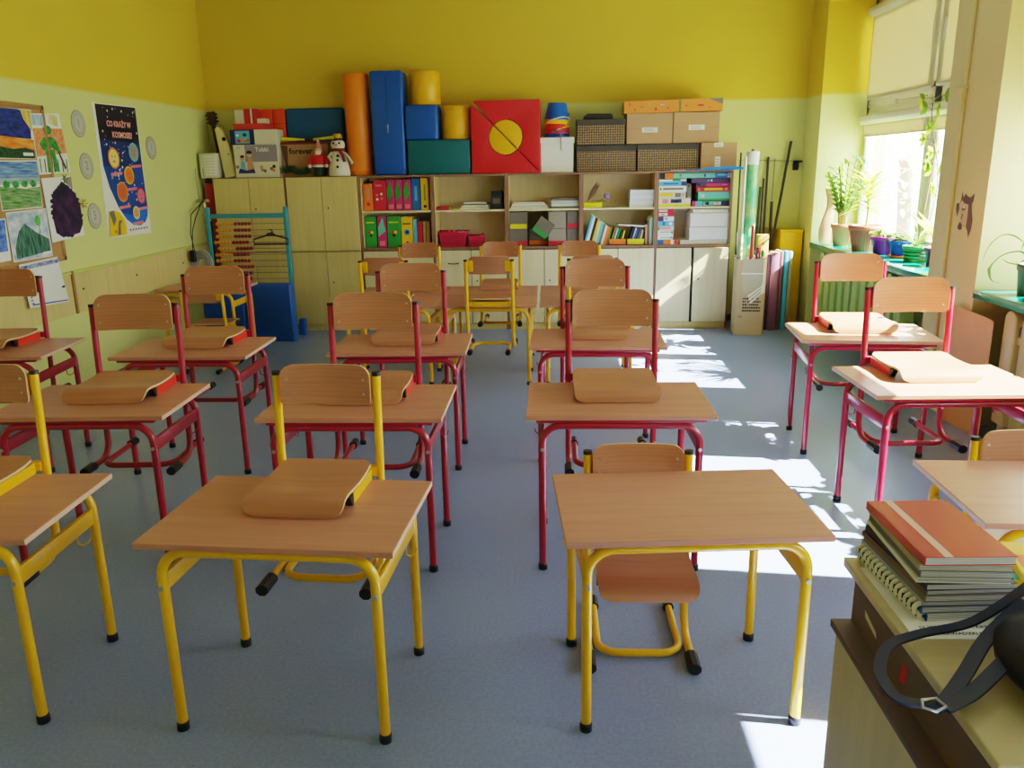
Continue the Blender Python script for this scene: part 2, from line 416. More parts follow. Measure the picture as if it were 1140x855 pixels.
# left wall: wainscot board with rail
tr = MB().box(XL, XL+0.012, 4.0, 8.20, 0.585, 0.862, M['cream'])
tr.box(XL, XL+0.022, 4.0, 8.20, 0.862, 0.885, mat('lime_rail', (196, 198, 110), 0.5), 0.004)
for y in (5.68, 6.46, 7.32): tr.cyl((XL+0.011, y, 0.745), (XL+0.016, y, 0.745), 0.008, M['dark'], 10)
struct('trim_2', tr)
struct('baseboard_left', MB().box(XL, XL+0.012, YF, YB, 0, 0.06, mat('grey_vinyl_skirting', (116, 122, 128), 0.5)))
struct('baseboard_back', MB().box(XL, XR, YB-0.012, YB, 0, 0.06, _m['grey_vinyl_skirting']))

# ---------------------------------------------------------------- radiators
def column_radiator(y, n, paint, label, valve):
    r = empty('radiator', (XR+0.09, y, 0.0), label=label, cat='radiator')
    y0 = (n-1)*0.085
    for k in range(n):
        yc = y0-k*0.17; b = MB()
        poly = [(yc-0.056, 0.12), (yc+0.056, 0.12)] + [(yc+0.056*math.cos(t), 0.70+0.056*math.sin(t)) for t in [PI*i/10 for i in range(11)]]
        b.prism(poly, paint, -0.055, 0.055, 'x', 0.01)
        if k < n-1:
            for zz in (0.20, 0.58): b.box(-0.035, 0.035, yc-0.115, yc-0.055, zz, zz+0.04, paint, 0.006)
        b.build('fin', r)
    if valve: MB().box(-0.04, 0.03, y0-0.12, y0-0.07, 0.63, 0.68, M['black'], 0.006).build('valve', r)
    for yy in (y0, -y0): MB().box(-0.03, 0.03, yy-0.03, yy+0.03, 0.0, 0.12, paint, 0.004).build('foot', r)
    return r
column_radiator(6.72, 11, M['rad'], 'green column radiator under the far windowsill full of pots', False)
column_radiator(3.74, 9, M['radcream'], 'cream column radiator under the green sill holding the aloe pot', True)
pn = MB(); pts = []
for i in range(13):
    t = i/12; y = 4.90-0.40*t; x = XR-0.035+0.03*math.sin(t*PI/2); z = 0.70-0.02*t
    pts.append((x, y, z))
for i in range(12):
    a, b = pts[i], pts[i+1]
    pn.add([(a[0], a[1], 0), (b[0], b[1], 0), b, a], [(0, 1, 2, 3)], mat('tan_hardboard', (206, 160, 100), 0.5), True)
    pn.add([(a[0]-0.012, a[1], a[2]-0.012), (b[0]-0.012, b[1], b[2]-0.012), (b[0]-0.012, b[1], b[2]+0.008), (a[0]-0.012, a[1], a[2]+0.008), (a[0], a[1], a[2]+0.008), (b[0], b[1], b[2]+0.008)],
           [(0, 1, 2, 3), (3, 2, 5, 4)], _m['tan_hardboard'])
tag(pn.build('radiator_screen', recalc=False), 'curved tan board standing beside the cream radiator', 'panel')

# ---------------------------------------------------------------- school furniture
def make_desk(kind, name_label):
    c = M[kind]; h = 0.59 if kind == 'yel' else 0.64
    r = empty('school_desk'); W, D = 0.712, 0.494; r0 = 0.0145
    tp = MB().box(-W/2, W/2, -D/2, D/2, h-0.018, h, M['desk'], 0.0018, 1)
    tp.mats.append(M['edge'])
    for i, f in enumerate(tp.f):
        zs = [tp.v[k].z for k in f]
        ys = [tp.v[k].y for k in f]; xs = [tp.v[k].x for k in f]
        if max(zs)-min(zs) > 0.01 and max(xs)-min(xs) < 0.01: tp.mi[i] = 1
    tp.build('tabletop', r)
    zt = h-0.018-r0-(0.012 if kind == 'red' else 0); xl = 0.297; rb = 0.075
    for y in (-D/2+0.025, D/2-0.045):
        p = [(-xl, y, 0.012)] + arc((-xl+rb, zt-rb), rb, PI, PI/2, 8, 'xz', y) + arc((xl-rb, zt-rb), rb, PI/2, 0, 8, 'xz', y) + [(xl, y, 0.012)]
        lf = MB().tube(p, r0, c, 12).build('leg_frame', r)
        for s in (-1, 1):
            MB().lathe([(0, 0), (0.0175, 0), (0.018, 0.018), (0.0155, 0.026), (0, 0.026)], M['black'], (s*xl, y, 0), 14).build('foot_cap', lf)
    if kind == 'red':
        MB().box(-0.318, 0.318, -D/2+0.008, -D/2+0.035, h-0.031, h-0.018, c, 0.003).build('front_rail', r)
    zb = h-0.125
    for s in (-1, 1):
        b = MB().box(s*xl-0.008, s*xl+0.008, -D/2+0.036, D/2-0.056, zb-0.028, zb+0.024, c, 0.004).build('side_bar', r)
        MB().cyl((s*xl, -D/2+0.0105, zb-0.012), (s*xl, -D/2+0.006, zb-0.012), 0.007, M['chrome'], 12).build('bolt', b)
        hk = [(s*xl+s*0.004, 0.085, zb-0.028), (s*xl+s*0.006, 0.085, zb-0.05), (s*xl+s*0.018, 0.09, zb-0.058), (s*xl+s*0.032, 0.1, zb-0.05), (s*xl+s*0.034, 0.11, zb-0.04)]
        MB().tube(hk, 0.0025, c, 6).build('bag_hook', b)
    return tag(r, name_label, 'school desk')
def make_chair(kind, name_label):
    c = M[kind]; yl = kind == 'yel'
    hw, hs, top = (0.163, 0.312, 0.642) if yl else (0.186, 0.357, 0.700)
    hu = hw-0.030; r0 = 0.0135; r = empty('school_chair')
    for s in (-1, 1):
        x = s*hw
        p = [(x, 0.034, top), (x, 0.014, hs), (x, 0.004, 0.15)] + [(x, -0.075+0.078*math.cos(t), 0.098-0.080*math.sin(t)) for t in [R(a) for a in (0, 18, 36, 54, 72, 90)]] + [(x, -0.215, 0.018)]
        po = MB().tube(p, r0, c, 12).build('side_post', r)
        MB().cyl((x, 0.0345, top-0.006), (x, 0.0352, top+0.006), r0+0.0012, M['black'], 14).build('post_cap', po)
        cp = MB(); oc = [(0.021*math.cos(2*PI*i/8+PI/8), 0.0195*math.sin(2*PI*i/8+PI/8)) for i in range(8)]
        cp.sweep([(x, -0.15, 0.0195), (x, -0.155, 0.0195), (x, -0.225, 0.0195), (x, -0.232, 0.0195)], oc, M['black'], smooth=False); cp.build('foot_cap', po)
    p = [(-hu, 0.185, 0.018)] + arc((-hu+0.065, -0.075), 0.065, PI, 1.5*PI, 6, 'xy', 0.018) + arc((hu-0.065, -0.075), 0.065, 1.5*PI, 2*PI, 6, 'xy', 0.018) + [(hu, 0.185, 0.018)]
    bb = MB().tube(p, 0.0125, c, 12).build('base_bar', r)
    for s in (-1, 1):
        MB().cyl((s*hu, 0.14, 0.0185), (s*hu, 0.197, 0.0185), 0.0185, M['black'], 12).build('foot_cap', bb)
    # U-shaped seat rail
    hx = hw-0.027; zc = hs+0.0175; p = [(-hx, -0.225, zc)] + arc((-hx+0.035, -0.03), 0.035, PI, PI/2, 5, 'xy', zc) + arc((hx-0.035, -0.03), 0.035, PI/2, 0, 5, 'xy', zc) + [(hx, -0.225, zc)]
    sr = MB().sweep(p, [(-0.010, -0.0175), (0.010, -0.0175), (0.010, 0.0175), (-0.010, 0.0175)], M['redbright'] if not yl else c, smooth=False)
    for s in (-1, 1): sr.box(min(s*(hx-0.005), s*(hw-0.008)), max(s*(hx-0.005), s*(hw-0.008)), -0.006, 0.018, hs+0.002, hs+0.033, c)
    so = sr.build('seat_rail', r)
    for s in (-1, 1):
        MB().prism([(-0.225, hs), (-0.225, hs+0.035), (-0.262, hs+0.035), (-0.238, hs)], M['black'], s*hx-0.0105, s*hx+0.0105, 'x').build('rail_plug', so)
    # plywood seat with a rolled front edge
    k = 1.0 if yl else 1.04; zr = hs+0.036
    prof = [(-0.004, 0.012), (-0.03, 0.008), (-0.07, 0.0035), (-0.12, 0.0010), (-0.17, 0.0010), (-0.22, 0.0035), (-0.26, 0.0075), (-0.288, 0.0075), (-0.308, 0.0035), (-0.320, -0.0045), (-0.327, -0.0145), (-0.330, -0.0245), (-0.3315, -0.0345)]
    prof = [(y*k, z) for y, z in prof]
    sw = hw-0.016; th = 0.009; nx = 12; sm = MB(); top_v = []; bot_v = []
    L = [0.0]
    for a, b in zip(prof, prof[1:]): L.append(L[-1]+math.hypot(b[0]-a[0], b[1]-a[1]))
    for i, (y, z) in enumerate(prof):
        a = prof[max(i-1, 0)]; b = prof[min(i+1, len(prof)-1)]
        t = Vector((b[0]-a[0], b[1]-a[1])).normalized(); nrm = Vector((t.y, -t.x));
        if nrm.y < 0 and i < 6: nrm = -nrm
        rem = L[-1]-L[i]; cr = 0.036
        ww = sw if rem > cr else sw-cr+math.sqrt(max(0, cr*cr-(cr-rem)**2))
        if L[i] < 0.03: ww = min(ww, sw-0.02*(1-L[i]/0.03))
        for j in range(nx+1):
            u = -1+2*j/nx; x = u*ww; dish = -0.004*(1-u*u) if 0.03 < L[i] < 0.25 else 0
            top_v.append(Vector((x, y+nrm.x*th, z+nrm.y*th+zr+dish))); bot_v.append(Vector((x, y, z+zr+dish)))
    n = len(prof); fs = []; off = len(top_v)
    for i in range(n-1):
        for j in range(nx):
            a = i*(nx+1)+j; fs.append((a, a+1, a+nx+2, a+nx+1)); fs.append((off+a, off+a+nx+1, off+a+nx+2, off+a+1))
    ed = []
    for i in range(n-1):
        a = i*(nx+1); b = a+nx; ed += [(a, a+nx+1, off+a+nx+1, off+a), (b, off+b, off+b+nx+1, b+nx+1)]
    for j in range(nx):
        a = j; b = (n-1)*(nx+1)+j; ed += [(a, off+a, off+a+1, a+1), (b, b+1, off+b+1, off+b)]
    sm.add(top_v+bot_v, fs, M['ply'], True); sm.add(top_v+bot_v, ed, M['plyedge']); sm.build('seat', r)
    # plywood backrest between the posts
    bw = hw-0.0165; z0, z1 = (top-0.098, top+0.028) if yl else (top-0.108, top+0.048)
    rt, rb_ = (0.040, 0.014) if yl else (0.052, 0.018)
    out = []
    for cx, cz, rr, a0 in ((bw-rb_, z0+rb_, rb_, -90), (bw-rt, z1-rt, rt, 0), (-bw+rt, z1-rt, rt, 90), (-bw+rb_, z0+rb_, rb_, 180)):
        for i in range(7):
            a = R(a0+90*i/6); out.append((cx+rr*math.cos(a), cz+rr*math.sin(a)))
    bm = bmesh.new(); F = bm.faces.new([bm.verts.new((x, 0, z)) for x, z in out])
    for q in range(1, 12):
        xx = -bw+2*bw*q/12
        bmesh.ops.bisect_plane(bm, geom=bm.verts[:]+bm.edges[:]+bm.faces[:], plane_co=(xx, 0, 0), plane_no=(1, 0, 0))
    ext = bmesh.ops.extrude_face_region(bm, geom=bm.faces[:])
    for v in [g for g in ext['geom'] if isinstance(g, bmesh.types.BMVert)]: v.co.y = 0.010
    for v in bm.verts:
        u = v.co.x/bw; v.co.y += 0.010+0.022*(1-u*u)+0.06*(v.co.z-(top-0.05))
    bmesh.ops.recalc_face_normals(bm, faces=bm.faces[:])
    bmesh.ops.split_edges(bm, edges=[e for e in bm.edges if len(e.link_faces) == 2 and e.calc_face_angle(0) > 0.6])
    bk = MB(); bk.mats = [M['ply'], M['plyedge'], M['chrome']]
    for f in bm.faces: f.index
    bm.verts.index_update()
    base = [v.co.copy() for v in bm.verts]
    for f in bm.faces:
        m = M['plyedge'] if abs(f.normal.y) < 0.5 else M['ply']
        bk.f.append([v.index for v in f.verts]); bk.mi.append(bk.mid(m)); bk.sm.append(m is M['ply'])
    bk.v = base; bm.free()
    bo = bk.build('backrest', r)
    for s in (-1, 1):
        for zz in (z0+0.035, z1-0.045):
            u = (bw-0.022)/bw; yy = 0.010+0.022*(1-u*u)+0.06*(zz-(top-0.05))
            MB().cyl((s*(bw-0.022), yy+0.001, zz), (s*(bw-0.022), yy-0.002, zz), 0.0045, M['chrome'], 10).build('rivet', bo)
    for s in (-1, 1):
        MB().box(min(s*(bw-0.035), s*hw), max(s*(bw-0.035), s*hw), 0.031, 0.037, z0+0.02, z1-0.03 if yl else z1-0.04, c, 0.002).build('backrest_bracket', r)
    return tag(r, name_label, 'chair')
protos = {}
def desk(kind, x, y, deg, label, group):
    k = 'desk_'+kind
    if k not in protos: protos[k] = o = make_desk(kind, label)
    else: o = copy_tree(protos[k])
    o.location = (x, y, 0); o.rotation_euler = (0, 0, R(deg)); o['label'] = label; o['group'] = group
    return o
def chair(kind, x, y, z, deg, label, group):
    k = 'chair_'+kind
    if k not in protos: protos[k] = o = make_chair(kind, label)
    else: o = copy_tree(protos[k])
    o.location = (x, y, z); o.rotation_euler = (0, 0, R(deg)); o['label'] = label; o['group'] = group
    return o
GY, GR = 'yellow-framed school desks', 'red-framed school desks'
CY, CR = 'yellow-framed school chairs', 'red-framed school chairs'
UPY, UPR = 0.59-0.312+0.0005, 0.64-0.357+0.0005
def local(x, y, deg, dx, dy):
    a = R(deg); return x+math.cos(a)*dx-math.sin(a)*dy, y+math.sin(a)*dx+math.cos(a)*dy
# (kind, x, y, rot, label, chair: dx, dy, extra rot, raised?, label)
ROWS = [
    ('yel', 0.369, 2.214, 4.3, 'empty yellow-legged desk at front centre with its chair tucked under on the floor', (-0.075, 0.255, -4, False, 'yellow-legged chair standing on the floor, tucked under the front centre desk')),
    ('yel', -0.752, 2.148, -3.5, 'yellow-legged front desk left of the aisle, a yellow chair standing on it', (0.015, 0.275, 0.5, True, 'yellow-framed chair seated on top of the front desk left of the aisle')),
    ('yel', -1.795, 2.171, 2.7, 'yellow-legged desk cut by the left picture edge at the front', (-0.045, 0.275, 0, True, 'yellow-framed chair on the front desk cut by the left picture edge')),
    ('yel', 1.529, 2.313, -1.9, 'yellow-legged desk at the right picture edge behind the stack of notebooks', (0.03, 0.287, 1, False, 'yellow-legged chair on the floor behind the right-edge yellow desk')),
    ('red', 0.254, 3.146, 0.1, 'red-legged desk directly behind the front centre desk', (0.0, 0.272, 0, True, 'red-framed chair placed on the desk directly behind the front centre desk')),
    ('red', -0.772, 3.119, 0, 'red-legged desk directly behind the front desk left of the aisle', (0.0, 0.272, 1, True, 'red-framed chair on the second desk left of the aisle, behind the yellow chair')),
    ('red', -1.864, 3.141, 2, 'red-legged desk of the left column right behind the yellow-legged one', (0.035, 0.272, 1, True, 'red-framed chair on the second desk of the left column, before the pale wall')),
    ('red', 1.635, 3.421, 1.5, 'red-legged sunlit desk near the windows, nearer of the two red ones', (-0.01, 0.285, 0, True, 'red-framed chair on the nearer sunlit desk beside the pier')),
    ('red', 0.237, 4.345, -1.4, 'red-legged desk third from the front in the column right of the aisle', (-0.002, 0.272, 1, True, 'red-framed chair on the third desk right of the aisle')),
    ('red', -0.803, 4.226, 1.4, 'red-legged desk third from the front in the column left of the aisle', (0.012, 0.272, 0, True, 'red-framed chair on the third desk left of the aisle')),
    ('red', -1.913, 4.167, 0.9, 'red-legged desk in front of the blue foam mats and abacus', (0.02, 0.278, -1, True, 'red-framed chair on the desk in front of the abacus')),
    ('red', -3.009, 4.161, 4.9, 'red-legged desk against the left wall below the drawings', (-0.065, 0.278, -4, True, 'red-framed chair on the desk against the left wall, below the drawings')),
    ('red', 1.684, 4.454, -5.4, 'red-legged sunlit desk farther back by the green radiator', (0.0, 0.285, 2, True, 'red-framed chair with bright sunlit seat on the desk by the green radiator')),
]
for kind, x, y, a, lab, (dx, dy, da, up, clab) in ROWS:
    desk(kind, x, y, a, lab, GY if kind == 'yel' else GR)
    cx, cy = local(x, y, a, dx, dy)
    chair(kind, cx, cy, (UPY if kind == 'yel' else UPR) if up else 0, a+da, clab, CY if kind == 'yel' else CR)
E0 = [-1.19, -0.47, 0.262]
nm = ['left', 'middle', 'right']
for i, x in enumerate(E0):
    desk('yel', x, 5.962, 0, '%s yellow-legged desk in the nearer row of the back block' % nm[i], GY)
    desk('yel', x-0.004, 6.470, 180, '%s yellow-legged desk in the farther row of the back block' % nm[i], GY)
    chair('yel', (-1.185, -0.443, 0.276)[i], 5.68, UPY, 180+(0, -1, 1)[i], '%s yellow chair seen from behind on the nearer back row' % nm[i], CY)
    chair('yel', (-1.11, -0.433, 0.222)[i], 6.755, UPY, (1, 0, -1)[i], '%s yellow chair facing us on the farther back row, before the shelves' % nm[i], CY)
desk('yel', -2.99, 6.87, 0, 'yellow-legged desk in the back left corner under the wainscot', GY)
chair('yel', -2.77, 6.27, 0, 180, 'yellow-legged chair on the floor at the corner desk, behind the chair by the abacus', CY)
# ---------------------------------------------------------------- cabinets along the back wall
CYF, CD, CH, CW0, CX = 7.86, 0.385, 1.488, 0.7055, -3.255
def cx_(i): return CX+CW0*i
def cabinet(i, tall, label, drawers=()):
    x0 = cx_(i)+0.001; x1 = cx_(i+1)-0.001; w = x1-x0
    r = empty('wall_cabinet' if tall else 'shelf_cabinet', ((x0+x1)/2, CYF, 0), label=label, cat='cabinet', group='tall door cabinets' if tall else 'open-topped shelf cabinets')
    h = w/2; t = 0.019; cb = MB()
    for s in (-1, 1): cb.box(min(s*h, s*(h-t)), max(s*h, s*(h-t)), 0.002, CD, 0, CH, M['cream']); cb.box(min(s*h, s*(h-t)), max(s*h, s*(h-t)), 0.0, 0.002, 0, CH, M['brown'])
    cb.box(-h+t, h-t, 0.0, CD, CH-t, CH, M['brown']); cb.box(-h+t, h-t, CD-0.01, CD, 0.05, CH-t, M['cream'] if tall else wood('beige_back_panel', (222, 200, 164), (232, 212, 178), (26, 26, 1.5), 0.5))
    cb.box(-h+t, h-t, 0.012, CD-0.01, 0.045, 0.063, M['cream'])
    if not tall:
        cb.box(-h+t, h-t, 0.0, CD-0.01, 0.782, 0.806, M['brown'])
    cb.build('carcass', r)
    MB().box(-h+t, h-t, 0.004, 0.02, 0, 0.058, M['cream']).build('plinth', r)
    if not tall:
        MB().box(-h+t, h-t, 0.006, CD-0.012, 1.140, 1.158, M['creamlight']).build('shelf', r)
    rows = [(0.066, 0.776)] + ([(0.786, CH-0.006)] if tall else [])
    for (z0, z1) in rows:
        for s in (-1, 1):
            a, b = (-h+0.012, -0.003) if s < 0 else (0.003, h-0.012)
            if not tall and i == 6: a, b = (-h+0.010, -0.012) if s < 0 else (0.012, h-0.016)
            if (s in drawers):
                o = MB().box(a, b, -0.018, -0.001, z0, z1, M['creamlight'], 0.002, 1).build('door', r)
                xm = (a+b)/2
                MB().tube([(xm-0.05, -0.018, z1-0.12), (xm-0.05, -0.034, z1-0.122), (xm, -0.040, z1-0.126), (xm+0.05, -0.034, z1-0.122), (xm+0.05, -0.018, z1-0.12)], 0.005, M['black'], 8).build('handle', o)
            else:
                o = MB().box(a, b, -0.018, -0.001, z0, z1, M['cream'] if tall else M['creamlight'], 0.002, 1).build('door', r)
                if s > 0:
                    MB().cyl((a+0.05, -0.0195, (z0+z1)/2+0.06), (a+0.05, -0.017, (z0+z1)/2+0.06), 0.008, M['dark'], 12).build('keyhole', o)
    if not tall: MB().box(-h+t, h-t, 0.001, 0.011, 0.063, 0.782, M['dark']).build('gap_shade_sheet', r)  # dark sheet behind the doors, painting the shade in their gaps
    return r
cabinet(0, True, 'tall cream door cabinet in the left corner behind the abacus')
cabinet(1, True, 'tall cream door cabinet between the abacus and the binder shelves')
cabinet(2, False, 'shelf cabinet filled with rows of colourful binders', (1,))
cabinet(3, False, 'shelf cabinet with red baskets and nearly empty upper shelf', (-1,))
cabinet(4, False, 'shelf cabinet holding taupe boxes with coloured label strips')
cabinet(5, False, 'shelf cabinet with dried flowers above leaning books')
cabinet(6, False, 'shelf cabinet at the right end packed with board games')
TOP = CH+0.001; SH1 = 1.159; SH0 = 0.807
def item(name, label, cat, mb, group=None, loc=None, rz=0):
    o = mb.build(name)
    if loc: o.location = loc
    if rz: o.rotation_euler = (0, 0, rz)
    return tag(o, label, cat, group)
def rel(x0, x1, y0, y1, z0):   # origin for a box-shaped thing
    return ((x0+x1)/2, y0, z0), (x1-x0)/2, y1-y0
# binders, upper shelf of cabinet 2
def binder(x0, x1, z0, h, m, label, deco, grp, dep=0.29, y0=7.905):
    loc, hw, d = rel(x0, x1, y0, y0+dep, z0)
    r = empty('binder', loc, label=label, cat='binder', group=grp)
    b = MB().box(-hw+0.001, hw-0.001, 0.0, d, 0, h, m, 0.003, 1)
    q = b; w = hw*2
    for kind, a0, a1, b0, b1, c in deco:
        if kind == 'r': q.box(-hw+a0*w, -hw+a1*w, -0.0015, 0.001, b0*h, b1*h, M[c])
        if kind == 'c': q.cyl((-hw+a0*w, 0.001, b0*h), (-hw+a0*w, -0.0018, b0*h), a1*w, M[c], 14)
        if kind == 'leaf': q.prism([(-hw+a0*w, b0*h), (-hw+a1*w, b0*h+(b1-b0)*h*0.3), (-hw+a1*w*0.7, b1*h), (-hw+a0*w*0.9, (b0+b1)/2*h)], M[c], -0.0016, 0.001)
    b.build('cover', r)
    MB().box(-hw+0.004, hw-0.004, 0.012, d-0.004, h, h+0.001, M['white']).build('paper_block', r)
    return r
GB, GB2 = 'binders on the upper binder shelf', 'binders and books on the lower binder shelf'
jungle = [('leaf', 0.1, 0.8, 0.3, 0.98, 'green'), ('r', 0.2, 0.8, 0.06, 0.2, 'pink')]
binder(-1.812, -1.723, SH1, 0.255, M['orange'], 'orange binder at the left end of the upper binder shelf', [('c', 0.5, 0.2, 0.25, 0, 'crimson'), ('r', 0.3, 0.7, 0.4, 0.85, 'terracotta')], GB)
binder(-1.716, -1.594, SH1, 0.285, M['crimson'], 'wide red binder second from left on the upper binder shelf', [('r', 0.2, 0.7, 0.80, 0.86, 'pink'), ('c', 0.3, 0.1, 0.52, 0, 'pink'), ('c', 0.65, 0.1, 0.55, 0, 'white'), ('c', 0.3, 0.1, 0.38, 0, 'white'), ('c', 0.65, 0.1, 0.40, 0, 'pink')], GB)
for k, (a, b, w) in enumerate(((-1.588, -1.512, 'right beside the wide red binder'), (-1.508, -1.433, 'middle of the three magenta ones'), (-1.428, -1.350, 'beside the bright blue binder'))):
    binder(a, b, SH1, 0.29, M['magenta'], 'magenta binder with green leaf print, %s' % w, jungle, GB)
binder(-1.345, -1.262, SH1, 0.30, M['blue'], 'bright blue binder on the upper binder shelf', [('r', 0.35, 0.65, 0.3, 0.75, 'sky')], GB)
binder(-1.257, -1.182, SH1, 0.30, M['yellowc'], 'yellow binder at the right end of the upper binder shelf', [('r', 0.4, 0.6, 0.3, 0.8, 'olive'), ('c', 0.5, 0.2, 0.12, 0, 'ink')], GB)
gd = [('c', 0.38, 0.12, 0.50, 0, 'crimson'), ('c', 0.62, 0.12, 0.50, 0, 'yellowc'), ('c', 0.5, 0.12, 0.40, 0, 'ink'), ('r', 0.15, 0.85, 0.80, 0.84, 'lime')]
binder(-1.818, -1.705, SH0, 0.295, M['green'], 'green binder at the left end of the lower binder shelf', gd, GB2)
binder(-1.695, -1.608, SH0, 0.295, M['magenta'], 'dark magenta binder between the two green ones', [('leaf', 0.1, 0.9, 0.35, 0.98, 'teal'), ('r', 0.2, 0.8, 0.06, 0.22, 'pink')], GB2)
binder(-1.600, -1.470, SH0, 0.295, M['green'], 'wide green binder beside the yellow book', gd, GB2)
binder(-1.462, -1.352, SH0, 0.29, M['yellowc'], 'yellow picture binder right of the wide green one', [('c', 0.5, 0.28, 0.5, 0, 'sky'), ('c', 0.5, 0.16, 0.5, 0, 'crimson'), ('c', 0.5, 0.12, 0.16, 0, 'ink'), ('r', 0.15, 0.85, 0.76, 0.8, 'ink')], GB2)
binder(-1.346, -1.308, SH0, 0.262, M['sky'], 'thin light blue book on the lower binder shelf', [], GB2)
binder(-1.303, -1.258, SH0, 0.24, M['crimson'], 'thin red book on the lower binder shelf', [], GB2)
binder(-1.253, -1.222, SH0, 0.24, mat('tan_book', (176, 140, 84), 0.6), 'first tan book right of the thin red one', [], GB2)
binder(-1.217, -1.184, SH0, 0.24, mat('tan_book2', (164, 124, 78), 0.6), 'last tan book against the right side of the lower binder shelf', [], GB2)
# cabinet 3
item('pencil_case', 'small red case lying on the upper shelf above the red baskets', 'case', MB().box(-0.065, 0.065, 0, 0.08, 0, 0.03, M['crimson'], 0.012), loc=(-1.06, 7.93, SH1))
item('folded_card', 'yellowish thin card lying beside the red case', 'card', MB().box(-0.05, 0.06, 0, 0.15, 0, 0.006, M['lime']), loc=(-0.93, 7.92, SH1))
pm = ['white', 'offwhite', 'white', 'grey', 'white']
for k in range(5):
    b = MB(); s = 0.004*k; pts = []
    item('paper_pile_sheet', ['bottom sheets of the untidy paper pile on the upper middle shelf', 'second layer of the untidy paper pile', 'middle layer of the untidy paper pile', 'grey folder in the untidy paper pile', 'top sheets of the untidy paper pile beside the dark box'][k], 'papers',
         MB().box(-0.15+0.012*k, 0.14-0.006*k, 0, 0.21, 0, 0.0125, M[pm[k]], 0.002, 1), 'untidy paper pile', loc=(-0.745, 7.93, SH1+0.013*k), rz=R([3, -6, 5, -3, 8][k]))
item('storage_box', 'dark blue-grey upright box at the right of the upper middle shelf', 'box', MB().box(-0.055, 0.055, 0, 0.24, 0, 0.165, mat('dark_slate', (44, 50, 60), 0.6), 0.004).box(-0.035, 0.035, -0.002, 0, 0.05, 0.1, M['grey']), loc=(-0.533, 7.925, SH1))
def basket(x, w, d, h, label, holder):
    r = empty('plastic_basket', (x, 7.91, SH0), label=label, cat='basket', group='red plastic baskets')
    c = mat('raspberry_plastic', (196, 30, 70), 0.4); b = MB(); w2 = w/2; t = 0.85
    P0 = [(-w2*t, 0.01), (w2*t, 0.01), (w2*t, d-0.01), (-w2*t, d-0.01)]; P1 = [(-w2, 0), (w2, 0), (w2, d), (-w2, d)]
    for inset, fl in ((0, 1), (0.005, -1)):
        A = [(x*(1-inset*6), y+(inset if y < d/2 else -inset), inset) for x, y in P0]; B = [(x*(1-inset*4), y+(inset if y < d/2 else -inset), h) for x, y in P1]
        b.add(A+B, [(0, 3, 2, 1)]+[(i, (i+1) % 4, 4+(i+1) % 4, 4+i) for i in range(4)], c)
    for q in range(5):
        zz = 0.03+q*0.022
        if zz < h-0.03: b.box(-w2*0.8, w2*0.8, -0.001+0.01*(1-zz/h), 0.004, zz, zz+0.006, mat('raspberry_dark', (120, 14, 44), 0.6))
    rim = [(-w2-0.006, -0.006, h), (w2+0.006, -0.006, h), (w2+0.006, d+0.006, h), (-w2-0.006, d+0.006, h)]
    b.tube(rim, 0.006, c, 8, closed=True); b.build('body', r)
    return r
basket(-0.965, 0.27, 0.22, 0.14, 'larger red plastic basket with crayons on the lower shelf', 1)
for k, (dx, c) in enumerate(((-0.07, 'orange'), (-0.02, 'yellowc'), (0.02, 'blue'), (0.06, 'green'))):
    item('crayon', '%s crayon sticking out of the larger red basket' % ('orange', 'yellow', 'blue', 'green')[k], 'crayon', MB().cyl((0, 0, 0), (0.03, 0.04, 0.115), 0.006, M[c], 8), 'crayons in the red basket', loc=(-0.965+dx, 7.96, SH0+0.045))
b2 = basket(-0.738, 0.15, 0.18, 0.10, 'smaller red plastic basket with a sloping handle', 2)
MB().tube([(0.075, 0.09, 0.1), (0.07, 0.05, 0.13), (0.06, 0.0, 0.125), (0.075, -0.005, 0.1)], 0.005, _m['raspberry_plastic'], 8).build('handle', b2)
item('paper_ream', 'flat stack of white paper right of the small red basket', 'paper', MB().box(-0.09, 0.09, 0, 0.28, 0, 0.022, M['white'], 0.002, 1), loc=(-0.545, 7.92, SH0))
# cabinet 4: upper shelf
for k in range(4):
    item('paper_sheaf', ['lowest sheaf of the loose paper pile at the left of the box shelf', 'second sheaf of the loose paper pile', 'third sheaf of the loose paper pile', 'curled top sheaf of the loose paper pile'][k], 'papers',
         MB().box(-0.18+0.01*k, 0.185-0.012*k, 0, 0.26, 0, 0.0145, M[('white', 'offwhite', 'white', 'offwhite')[k]], 0.003, 1), 'loose paper pile', loc=(-0.225, 7.90, SH1+0.0155*k), rz=R([1, -2, 3, -1.5][k]))
for k in range(4):
    item('notebook', ['green-grey notebook at the bottom of the small stack above the taupe boxes', 'white notebook second in the small stack above the taupe boxes', 'pale blue notebook third in the small stack above the taupe boxes', 'brownish notebook on top of the small stack above the taupe boxes'][k], 'notebook',
         MB().box(-0.13, 0.13, 0, 0.2, 0, (0.016, 0.026, 0.026, 0.022)[k], (mat('grey_green_cover', (92, 110, 104), 0.5), M['white'], mat('pale_blue_paper', (196, 208, 220), 0.6), mat('brown_grey_cover', (120, 106, 98), 0.5))[k], 0.002, 1), 'small notebook stack',
         loc=(0.115+0.006*(k % 2), 7.90+0.004*k, SH1+(0, 0.017, 0.044, 0.071)[k]), rz=R([0, 1.5, -1, 2][k]))
bx = [(-0.408, -0.240), (-0.228, -0.052), (-0.040, 0.130), (0.138, 0.249)]
